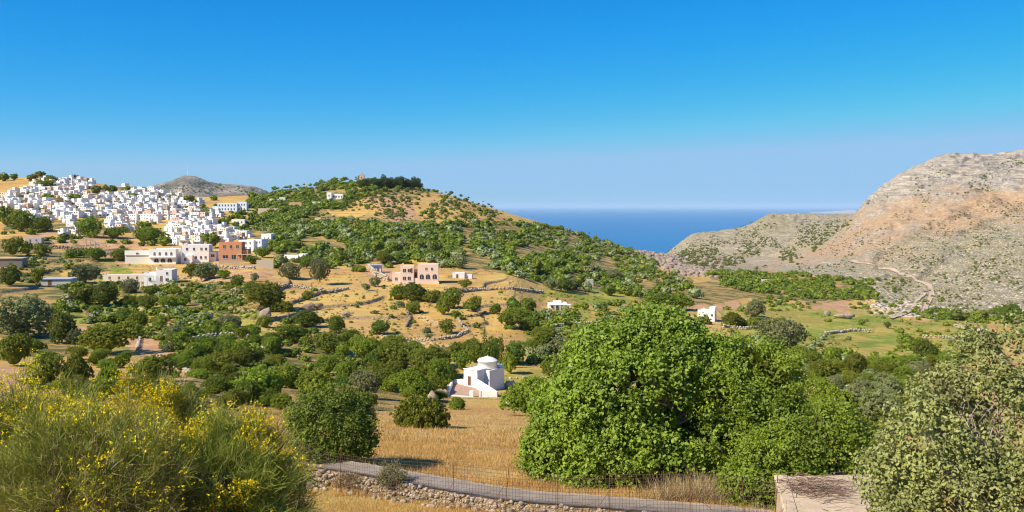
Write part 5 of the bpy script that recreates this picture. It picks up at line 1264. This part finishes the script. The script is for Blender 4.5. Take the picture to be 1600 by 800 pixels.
def inner(parent, lobes, mat, seed, f=0.62, n=2600, leaf=0.16):
    """leaves of a second, mostly darker material deep inside the crown"""
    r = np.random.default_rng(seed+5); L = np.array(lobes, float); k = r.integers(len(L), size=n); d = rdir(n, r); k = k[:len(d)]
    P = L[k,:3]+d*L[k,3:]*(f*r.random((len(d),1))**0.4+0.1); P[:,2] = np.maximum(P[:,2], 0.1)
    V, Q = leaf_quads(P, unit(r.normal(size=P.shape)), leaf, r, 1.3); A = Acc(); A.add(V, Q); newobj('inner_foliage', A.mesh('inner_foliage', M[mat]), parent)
def woody(parent, roots, C, r0, seed, mat='bark_pale', n=60, lim=8, tw=0.008):
    r = np.random.default_rng(seed); A = Acc(); idx = r.choice(len(C), size=min(len(C), n+lim), replace=False); mains = []
    for i in idx[:lim]:
        root = np.array(roots[int(r.integers(len(roots)))]); P = limb(A, root, root+(C[i]-root)*0.75, r0*(0.7+0.3*r.random()), r0*0.28, r, 0.12, 8, 6); mains.append(P)
    for i in idx[lim:]:
        best = min(mains, key=lambda P: np.min(np.linalg.norm(P-C[i], axis=1))); q = int(np.argmin(np.linalg.norm(best-C[i], axis=1))); q = max(1, q-1)
        limb(A, best[q], C[i], r0*0.22, tw, r, 0.14, 6, 4)
    newobj('branches', A.mesh('branches', M[mat]), parent)
def at_y(px, Y): x = (px-CX)/F*Y; return Vector((x, Y, gz(x, Y)))
def near_trees():
    # the big fig tree: lobes given from the photograph's outline at its own distance
    Y = 28.6; s = Y/F; P = at_y(960, Y)
    def lob(px, py, dy, rx, ry, rz): return ((px-960)*s, dy, -(py-HY)*s-P[2], rx*s, ry, rz*s)
    L = [lob(1040,570,0.6,75,1.7,72), lob(985,600,0,95,1.9,80), lob(1100,600,0.6,72,1.7,66), lob(900,640,-0.4,62,1.5,60), lob(955,690,-0.6,85,1.8,68), lob(880,690,-0.3,58,1.3,55), lob(1040,680,-0.2,90,1.9,80),
         lob(940,560,0.6,45,1.2,40), lob(1048,528,1.0,36,1.0,34), lob(895,738,-1.2,52,0.9,30), lob(960,745,-1.3,50,0.8,24), lob(1030,748,-1.2,50,0.8,22), lob(850,700,-0.5,34,0.9,34), lob(1010,520,0.8,30,0.9,26)]
    t = tag(empty('fig_tree', P), 'big bright green fig tree with pale branches beside the footpath', 'tree')
    C = big_crown('crown', t, 'leaf_fig', L, 1900, 46, 0.098, 41, 0.33, 1.4, 0.12)
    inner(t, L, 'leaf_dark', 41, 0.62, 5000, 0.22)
    woody(t, [(-1.2,0,0),(0.4,0.2,0),(1.6,0.3,0)], C, 0.14, 3, 'bark_pale', 320, 26, 0.012)
    # its finer-leaved neighbour
    Y = 28.2; s = Y/F; P = at_y(1120, Y)
    def lob(px, py, dy, rx, ry, rz): return ((px-1120)*s, dy, -(py-HY)*s-P[2], rx*s, ry, rz*s)
    L = [lob(1150,610,0.4,80,1.8,62), lob(1205,600,0.6,55,1.5,52), lob(1120,680,0,85,1.7,75), lob(1190,670,0.2,66,1.6,64), lob(1080,730,-0.4,62,1.2,48), lob(1150,740,-0.3,70,1.2,40), lob(1215,650,0.5,45,1.3,50), lob(1170,575,0.8,60,1.3,34)]
    t = tag(empty('carob_tree', P), 'dense fine-leaved tree growing into the right side of the fig tree', 'tree')
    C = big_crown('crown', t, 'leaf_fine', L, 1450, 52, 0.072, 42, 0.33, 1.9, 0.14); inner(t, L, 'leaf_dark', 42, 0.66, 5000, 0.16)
    woody(t, [(-0.6,0,0),(0.6,0.2,0)], C, 0.11, 4, 'bark', 90, 12)
    # lower bushes filling the corner behind the cistern
    Y = 25.2; s = Y/F; P = at_y(1265, Y)
    def lob(px, py, dy, rx, ry, rz): return ((px-1265)*s, dy, -(py-HY)*s-P[2], rx*s, ry, rz*s)
    L = [lob(1215,730,0,60,1.0,50), lob(1265,700,0.4,60,1.1,44), lob(1310,680,0.5,46,1.0,36), lob(1330,720,0.3,60,1.1,45), lob(1180,760,-0.4,50,0.8,34), lob(1250,760,-0.2,60,1.0,30)]
    t = tag(empty('shrub', P), 'bright green spreading shrub behind the concrete cistern', 'shrub')
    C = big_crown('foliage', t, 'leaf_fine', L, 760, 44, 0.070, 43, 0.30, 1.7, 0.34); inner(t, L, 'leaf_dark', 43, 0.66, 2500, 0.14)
    woody(t, [(-0.5,0,0),(0.6,0,0)], C, 0.05, 5, 'bark', 60, 8)
    # grey-green oak at the right edge, close to the eye
    Y = 12.5; s = Y/F; P = at_y(1530, Y)
    def lob(px, py, dy, rx, ry, rz): return ((px-1530)*s, dy, -(py-HY)*s-P[2], rx*s, ry, rz*s)
    L = [lob(1570,600,0.4,56,0.55,76), lob(1530,665,0.1,72,0.7,80), lob(1450,700,0.0,66,0.65,75), lob(1600,690,0,90,0.8,110), lob(1500,770,-0.3,95,0.8,80), lob(1395,745,-0.1,44,0.5,62), lob(1640,580,0.2,80,0.7,90), lob(1420,800,-0.3,66,0.6,60), lob(1490,625,0.3,44,0.5,50), lob(1590,810,-0.4,90,0.7,90), lob(1575,545,0.5,26,0.35,34)]
    t = tag(empty('oak_shrub', P), 'tall grey-green shrub with leathery leaves and bare twigs at right edge', 'shrub')
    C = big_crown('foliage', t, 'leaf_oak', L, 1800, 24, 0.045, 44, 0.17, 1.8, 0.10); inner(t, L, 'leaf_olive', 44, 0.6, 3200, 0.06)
    woody(t, [(-0.3,0,0),(0.2,0.1,0),(0.6,0,0)], C, 0.045, 6, 'bark_pale', 230, 22, 0.004)
    # round dark bush by the path and its neighbours
    def shrub(px, Y, py0, w, h, mat, lab, seed, leaf=0.075, name='shrub', lab_cat='shrub'):
        s = Y/F; P = at_y(px, Y)
        r = np.random.default_rng(seed); W = w*s/2; H = (py0+h-HY)*s+P[2]; top = -(py0-HY)*s-P[2]; L = [(0,0,top*0.50,W*0.80,W*0.75,top*0.50)]
        for i in range(8):
            a = i*0.785+r.random()*0.5; q = W*(0.42+0.15*r.random()); z = top*(0.22+0.45*r.random()); k = W*(0.38+0.16*r.random()); L.append((math.cos(a)*q, math.sin(a)*q, z, k, k, min(k, top*0.35)))
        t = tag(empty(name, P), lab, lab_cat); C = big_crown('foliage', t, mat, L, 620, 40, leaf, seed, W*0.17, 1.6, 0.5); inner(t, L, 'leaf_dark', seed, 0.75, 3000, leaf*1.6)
        woody(t, [(-0.2,0,0),(0.2,0,0)], C, 0.05, seed, 'bark', 50, 8); return t
    shrub(520, 28.9, 612, 150, 112, 'leaf_dark', 'large round dark green bush on the far side of the footpath', 51, 0.062)
    # dry scrub on the wall
    for px, Y, w, h, lab, m in ((545, 26.3, 44, 28, 'brown dry scrub bush growing on the footpath wall', 'leaf_dry'), (612, 25.7, 46, 36, 'grey-green dry scrub bush right of the brown one on the wall', 'leaf_olive')):
        P = at_y(px, Y); r = np.random.default_rng(px); A = Acc(); B = Acc(); s = Y/F
        for i in range(170):
            d = rdir(1, r, 0.1)[0]; e = d*np.array([w*s*0.55, w*s*0.4, h*s*0.95])*(0.6+0.5*r.random()); limb(A, (r.normal()*0.06, r.normal()*0.06, 0), e, 0.006, 0.003, r, 0.15, 5, 3)
            q = e+r.normal(size=(22,3))*0.05; V, Q = leaf_quads(q, unit(r.normal(size=(22,3))+np.array([0,0,0.4])), 0.028, r, 2.2); B.add(V, Q)
        t = tag(empty('dry_bush', P), lab, 'bush'); newobj('stems', A.mesh('stems', M['twig']), t); newobj('foliage', B.mesh('foliage', M[m]), t)
def strips(P0, D, L, W, r, segs=4, bend=0.35):
    """curved thin green rods as flat strips: base P0, direction D, length L"""
    n = len(P0); t = np.linspace(0, 1, segs+1)[None,:,None]; side = unit(np.cross(D, r.normal(size=(n,3))))
    nb = unit(r.normal(size=(n,3)))*bend; P = P0[:,None,:]+D[:,None,:]*L[:,None,None]*t+(nb[:,None,:]*L[:,None,None]*t*t*0.5)
    w = (W*(1-0.75*t)); A_ = P-side[:,None,:]*w; B_ = P+side[:,None,:]*w
    V = np.stack([A_, B_], 2).reshape(-1,3); i = np.arange(n*(segs+1)*2).reshape(n, segs+1, 2)
    Q = np.stack([i[:,:-1,0], i[:,:-1,1], i[:,1:,1], i[:,1:,0]], -1).reshape(-1,4); return V, Q, P
def brooms():
    specs = [ # centre column, distance, top row, half width (px), flowers, label
        (60, 10.2, 606, 165, 1.0, 'yellow-flowering broom with dark bare stems at left edge'),
        (235, 10.0, 604, 165, 0.9, 'tallest broom bush with yellow flowers in middle of the clump'),
        (352, 9.2, 672, 114, 0.7, 'dark green broom bush at the right end of the clump'),
        (130, 8.6, 655, 170, 0.25, 'straw-coloured half-dead broom in front of the flowering ones'),
        (-60, 9.4, 622, 130, 1.0, 'yellow broom bush cut off by the left edge of the picture')]
    for n, (px, Y, top, hw, fl, lab) in enumerate(specs):
        r = np.random.default_rng(60+n); s = Y/F; P = at_y(px, Y); H = -(top-HY)*s-P[2]; W = hw*s
        t = tag(empty('broom_bush', P), lab, 'shrub', 'broom bushes in the left foreground')
        # bundles: points inside the dome from which rods fan up and out
        m = 760; d = rdir(m, r, -0.25); m = len(d); rad = 0.55+0.45*r.random(m)**0.5
        bump = 1+0.26*n3(d*2.6, 1.3, 60+n)
        C = d*np.array([W*1.06, W*0.8, H*0.62])*(rad*bump)[:,None]+np.array([0,0,H*0.38]); C[:,2] = np.maximum(C[:,2], 0.1)
        per = 46; D = unit(d[:,None,:]*0.85+np.array([-0.05,0,0.30])+0.60*r.normal(size=(m,per,3))).reshape(-1,3); P0 = (C[:,None,:]+0.045*r.normal(size=(m,per,3))).reshape(-1,3)
        L = 0.06+0.14*r.random(len(D))
        hgt = (P0[:,2]/H); dry = (hgt < (0.22 if n != 3 else 0.52)+0.16*r.normal(size=len(D))) | (r.random(len(D)) < 0.10)
        if n == 2: dry &= r.random(len(D)) < 0.35
        V, Q, PP = strips(P0[~dry], D[~dry], L[~dry], 0.0032, r, 4, 0.9); A = Acc(); A.add(V, Q); newobj('green_stems', A.mesh('green_stems', M['broom']), t)
        V, Q, _ = strips(P0[dry], D[dry], L[dry]*1.0, 0.0034, r, 4, 0.7); A = Acc(); A.add(V, Q); newobj('dry_stems', A.mesh('dry_stems', M['broom_dry']), t)
        # bare stems from the root
        A = Acc()
        for i in range(120):
            q = C[int(r.integers(m))]; limb(A, (r.normal()*0.12, r.normal()*0.12, 0), q, 0.016, 0.005, r, 0.08, 6, 4)
        newobj('branches', A.mesh('branches', M['twig']), t)
        # pea flowers along the upper rod ends, gathered in patches
        tip = PP[:,-1,:]; tip2 = PP[:,-2,:]; pt = fbm(tip[:,0]*3.2+n*7, tip[:,2]*3.2+tip[:,1]*2.4, 80+n, 3)
        ok = (pt > 0.0) & (tip[:,2] > H*0.42) & (r.random(len(tip)) < 0.60*fl)
        q = tip[ok]; q = np.vstack([q, tip2[ok]*0.35+q*0.65])
        if len(q):
            q = np.vstack([q+0.008*r.normal(size=q.shape), q+0.010*r.normal(size=q.shape)]); V, Q = leaf_quads(q, unit(r.normal(size=q.shape)), 0.017, r, 1.1, 0.15); A = Acc(); A.add(V, Q); newobj('flowers', A.mesh('flowers', M['petal']), t)
        print('broom', n, 'H', round(H,2), 'W', round(W,2), 'rods', len(D))
FENCE = [(375,29.4),(457,27.15),(530,26.1),(620,25.0),(710,24.15),(788,23.55),(870,23.2),(953,22.95),(1080,22.55),(1165,22.2),(1210,22.0),(1268,21.8),(1330,21.5)]
def fence():
    XY = [((p-CX)/F*y, y) for p, y in FENCE]; C = catmull(XY, 12)
    seg = np.concatenate([[0], np.cumsum(np.linalg.norm(np.diff(C, axis=0), axis=1))]); Ltot = seg[-1]
    def pt(s): return np.interp(s, seg, C[:,0]), np.interp(s, seg, C[:,1])
    gzs = height(C[:,0], C[:,1]); g = np.convolve(np.pad(gzs, 6, mode='edge'), np.ones(13)/13, 'valid')
    def gg(s): return float(np.interp(s, seg, g))
    t = tag(empty('wire_fence', (XY[4][0], XY[4][1], gg(Ltot*0.4))), 'rusty wire mesh fence on thin posts along the footpath', 'fence'); org = np.array(t.location)
    r = np.random.default_rng(14)
    for i, (px, y) in enumerate(FENCE):
        x = (px-CX)/F*y; z = gz(x, y); top = 1.22+0.10*r.random() if i not in (5,) else 1.32; lx = 0.05*r.normal(); A = Acc()
        V, Q = tube([(x,y,z-0.3),(x+lx*0.5,y,z+top*0.5),(x+lx,y,z+top)], [0.011,0.0105,0.010], 6); A.add(V-org, Q); newobj('post', A.mesh('post', M['rust']), t)
    for px, y, dx in ((710,24.15,0.55),(788,23.55,0.55),(953,22.95,0.6),(1080,22.55,-0.9)):     # braces
        x = (px-CX)/F*y; z = gz(x, y); A = Acc(); V, Q = tube([(x,y-0.02,z+0.75*(1 if dx < 0.9 else 1)),(x-dx*1.0,y-0.35,gz(x-dx,y-0.35)-0.05)], [0.008,0.008], 5); A.add(V-org, Q)
        newobj('brace', A.mesh('brace', M['rust']), t)
    A = Acc(); R = 0.0042; Hm = 1.14; step = 0.088
    n = int(Ltot/step)
    for k in range(n):
        s = k*step; x, y = pt(s); z = gg(s); w = 0.02*math.sin(s*1.7)+0.012*math.sin(s*5.1)
        V, Q = tube([(x,y,z+0.02),(x+w,y+w*0.5,z+0.6),(x,y,z+Hm+0.05*math.sin(s*0.9))], [R,R,R], 3); A.add(V-org, Q)
    ss = np.arange(0, Ltot, 0.30)
    for j in range(13):
        P = []
        for s in ss:
            x, y = pt(s); w = 0.02*math.sin(s*1.7)+0.012*math.sin(s*5.1); f = j/12; P.append((x+w*math.sin(f*3.14), y+0.5*w*math.sin(f*3.14), gg(s)+0.02+f*(Hm-0.02+0.05*math.sin(s*0.9))))
        V, Q = tube(P, [R]*len(P), 3); A.add(V-org, Q)
    newobj('wire_mesh', A.mesh('wire_mesh', M['wire']), t)
def near_ground():
    r = np.random.default_rng(77)
    # pale rubble wall that holds the path
    P = catmull([( (p-CX)/F*y, y) for p, y in PATH], 20); T = unit(np.gradient(P, axis=0)); N = np.stack([-T[:,1], T[:,0]], 1)
    E = P-N*0.66; A = Acc(); L = np.concatenate([[0], np.cumsum(np.linalg.norm(np.diff(E, axis=0), axis=1))])
    for k in range(3):
        s = r.random()*0.2
        while s < L[-1]:
            x = np.interp(s, L, E[:,0]); y = np.interp(s, L, E[:,1]); i = min(len(N)-1, int(np.searchsorted(L, s))); off = 0.02+0.05*k*0.6+0.06*r.normal()
            q = 0.07+0.13*r.random()**1.5; x -= N[i,0]*(-(0.10-0.06*k)+abs(off)*0.5); y -= N[i,1]*(-(0.10-0.06*k)+abs(off)*0.5)
            z = -8.05-0.10*k+0.03*r.normal(); V, Tt = lump(r, q*0.62, q*0.5, q*0.42, 2 if k < 3 else 1, 0.20)
            th = r.random()*6.28; c, si = math.cos(th), math.sin(th); V = np.column_stack([V[:,0]*c-V[:,1]*si+x, V[:,0]*si+V[:,1]*c+y, V[:,2]+z]); A.add(V, None, Tt); s += q*0.78
    for i in range(260):                                  # stones rolled off the wall
        s = r.random()*L[-1]; x = np.interp(s, L, E[:,0]); y = np.interp(s, L, E[:,1])-0.15-0.45*r.random()**1.5; q = 0.05+0.10*r.random(); V, Tt = lump(r, q, q*0.8, q*0.6, 1, 0.2); A.add(V+np.array([x,y,gz(x,y)+q*0.2]), None, Tt)
    tag(newobj('dry_stone_wall', A.mesh('dry_stone_wall', M['wallstone'], False)), 'pale rubble wall holding up the footpath behind the wire fence', 'wall')
    # dry grass blades
    def blades(n, x0, x1, y0, y1, h, w, dens=0.0):
        y = y0+(y1-y0)*r.random(n)**1.3; px = x0+(x1-x0)*r.random(n); x = (px-CX)/F*y
        cl = fbm(x/0.9, y/0.9, 5, 3)+0.4*fbm(x/4, y/4, 6, 2); k = cl > dens-0.35*r.random(n); x, y, cl = x[k], y[k], cl[k]
        d = np.abs(polydist(x, y, PATHC)); k = d > 0.80; x, y, cl = x[k], y[k], cl[k]; z = height(x, y)
        D = unit(np.column_stack([0.45*r.normal(size=len(x)), 0.45*r.normal(size=len(x)), np.ones(len(x))])); L = h*(0.4+0.9*r.random(len(x)))*(0.8+0.6*np.clip(cl+0.3, 0, 1))
        V, Q, _ = strips(np.column_stack([x,y,z-0.02]), D, L, w, r, 2, 0.5); return V, Q
    A = Acc()
    for a in ((90000, 300, 1300, 17.5, 27.5, 0.13, 0.0045, -0.15), (90000, 330, 1000, 25.5, 46, 0.16, 0.006, -0.05), (70000, 360, 900, 44, 150, 0.20, 0.015, 0.05)): V, Q = blades(*a); A.add(V, Q)
    tag(newobj('dry_grass', A.mesh('dry_grass', M['grass_dry'])), kind='stuff')
    # green-yellow weeds at the foot of the fig tree
    A = Acc(); B = Acc(); n = 2200; px = 1085+38*r.normal(size=n); y = 25.0+0.5*r.normal(size=n); y = np.maximum(y, 24.4); x = (px-CX)/F*y; z = height(x, y); D = unit(np.column_stack([0.3*r.normal(size=n), 0.3*r.normal(size=n), np.ones(n)]))
    V, Q, _ = strips(np.column_stack([x,y,z]), D, 0.25+0.5*r.random(n), 0.006, r, 3, 0.5); A.add(V, Q); tag(newobj('tall_weeds', A.mesh('tall_weeds', M['broom_dry'])), kind='stuff')
    # concrete cistern with cut brushwood on top
    Y0, Y1 = 19.4, 22.6; zt = -(742-HY)/F*Y1; x0 = (1212-CX)/F*Y0+0.02; xb = (1212-CX)/F*Y1-0.55
    t = tag(empty('cistern', ((x0+xb)/2+1, 21, zt-1)), 'weathered concrete cistern with brushwood on its flat top', 'cistern'); o3 = Vector(t.location)
    bm = bmesh.new(); c = [(5.95,19.0),(8.6,18.8),(9.2,22.7),(6.68,22.5)]
    A_ = [bm.verts.new(Vector((x,y,-10.5))-o3) for x, y in c]; tz = [zt-0.28, zt-0.24, zt, zt+0.0]; B_ = [bm.verts.new(Vector((x,y,z))-o3) for (x, y), z in zip(c, tz)]
    for k in range(4): bm.faces.new((A_[k],A_[(k+1)%4],B_[(k+1)%4],B_[k]))
    bm.faces.new(B_); bm.faces.new(A_[::-1]); bmesh.ops.recalc_face_normals(bm, faces=bm.faces[:]); bmesh.ops.bevel(bm, geom=bm.edges[:], offset=0.035, segments=2, affect='EDGES')
    newobj('tank', mesh_bm('tank', bm, M['concrete']), t)
    bm = bmesh.new(); cc = [(6.0,18.95),(6.28,18.95),(7.0,22.55),(6.66,22.55)]; A_ = [bm.verts.new(Vector((x,y,z-0.12))-o3) for (x, y), z in zip(cc, (zt-.28,zt-.28,zt,zt))]; B_ = [bm.verts.new(Vector((x,y,z+0.025))-o3) for (x, y), z in zip(cc, (zt-.28,zt-.28,zt,zt))]
    for k in range(4): bm.faces.new((A_[k],A_[(k+1)%4],B_[(k+1)%4],B_[k]))
    bm.faces.new(B_); bm.faces.new(A_[::-1]); bmesh.ops.recalc_face_normals(bm, faces=bm.faces[:]); bmesh.ops.bevel(bm, geom=bm.edges[:], offset=0.02, segments=1, affect='EDGES')
    newobj('rim', mesh_bm('rim', bm, M['concrete']), t)
    A = Acc()
    for i in range(110):
        x = 7.5+0.35*r.normal(); y = 21.5+0.35*r.normal(); a = 0.25*r.normal()+(0.2 if i % 2 else -0.15); L = 0.5+0.6*r.random(); z = zt-(22.5-y)*0.07+0.02+0.14*r.random()
        limb(A, (x-L*math.cos(a)*0.6, y-L*math.sin(a), z), (x+L*math.cos(a)*0.6, y+L*math.sin(a), z+0.05*r.normal()), 0.008, 0.003, r, 0.10, 5, 4)
    tag(newobj('brushwood_pile', A.mesh('brushwood_pile', M['twig'])), 'pile of bare cut branches lying on the concrete cistern', 'brushwood')
    A = Acc()
    for i in range(140):
        x = 5.9+0.35*r.normal(); y = 20.4+0.2*r.normal(); d = rdir(1, r, 0.25)[0]; limb(A, (x,y,gz(x,y)), np.array((x,y,gz(x,y)))+d*np.array([0.7,0.5,0.8])*(0.5+0.6*r.random()), 0.007, 0.003, r, 0.15, 5, 3)
    tag(newobj('dry_bush', A.mesh('dry_bush', M['twig'])), 'leafless dry bush in front of the concrete cistern', 'bush')
# ------------------------------------------------------------------ labels for the many trees and shrubs
PLACES = [('the domed chapel',745,595),('the pink villa',650,430),('the orange brick house',363,397),('the arcaded white house',240,402),('the big slanting boulder',415,484),
 ('the hilltop pines',610,282),('the village',150,325),('the porch house',876,477),('the white cube house',1106,490),('the round path bush',520,668),('the fig tree',960,640),
 ('the broom clump',200,650),('the zigzag track',1450,450),('the pale cliffs',1045,405),('the pergola house',252,432),('the grey-roofed shed',87,438),('the curved wall',520,340),
 ('the pale rock heap',1312,492),('the pink hut',1536,517),('the vineyard boulder',415,545),('the crooked wall stub',638,500),('the right-edge shrub',1530,680),('the cistern',1260,760),
 ('the concrete ruin',148,380),('the retaining wall',425,330),('the low pale shed',722,428),('the grey stone hut',917,440),('the ruined pale hut',1197,436),('the long villa',526,306),('the blue-white building',362,320),('the poplars',768,545)]
def label_trees():
    rows = {}
    for o, x, y, fol, kind, wpx in TREES:
        nm, lx, ly = min(PLACES, key=lambda p: (p[1]-x)**2+((p[2]-y)*1.7)**2); dx, dy = x-lx, (y-ly)*1.7
        if nm == 'the hilltop pines' and kind == 'pine': rel = 'on hilltop'; nm = ''
        elif abs(dx) > abs(dy): rel = 'right of' if dx > 0 else 'left of'
        else: rel = 'below' if dy > 0 else 'above'
        size = 'big' if wpx > 48 else 'small' if wpx < 22 else 'mid-size'
        tone = {'leaf_dark':'dark green','leaf_mid':'green','leaf_olive':'grey-green','leaf_bright':'bright green','leaf_scrub':'dull green','pine':'dark green'}.get(fol, 'green')
        kd = {'bush':'bush','low':'low bush','oak':'round tree','olive':'olive tree','poplar':'slender tree','pine':'pine'}[kind]
        rows.setdefault((f'{size} {tone} {kd} {rel} {nm}'.strip(), kd), []).append((x, o))
    cat = {'bush':'shrub','low bush':'shrub','round tree':'tree','olive tree':'tree','slender tree':'tree','pine':'tree'}
    for (desc, kd), items in rows.items():
        items.sort(key=lambda t: t[0])
        for j, (x, o) in enumerate(items):
            tag(o, desc if len(items) == 1 else f'{desc}, {ORD[j]} from left', cat[kd], 'trees and shrubs of the valley' if kd != 'pine' else 'pines on the hilltop')
    dup = {k: v for k, v in USED.items() if len(v) > 1}; lng = [k for k in USED if len(k.replace('-', ' ').split()) > 16]
    print('labels', len(USED), 'dups', list(dup.items())[:5], 'long', lng[:5])
import time as _time
def _run(*fs):
    for f in fs:
        t0 = _time.time(); f(); print('TIME', f.__name__, round(_time.time()-t0, 1))
_run(mats, setting, vegetation_mid, chapel, special_houses, village, walls_and_rocks, near_trees, brooms, fence, near_ground, label_trees, light_and_camera)
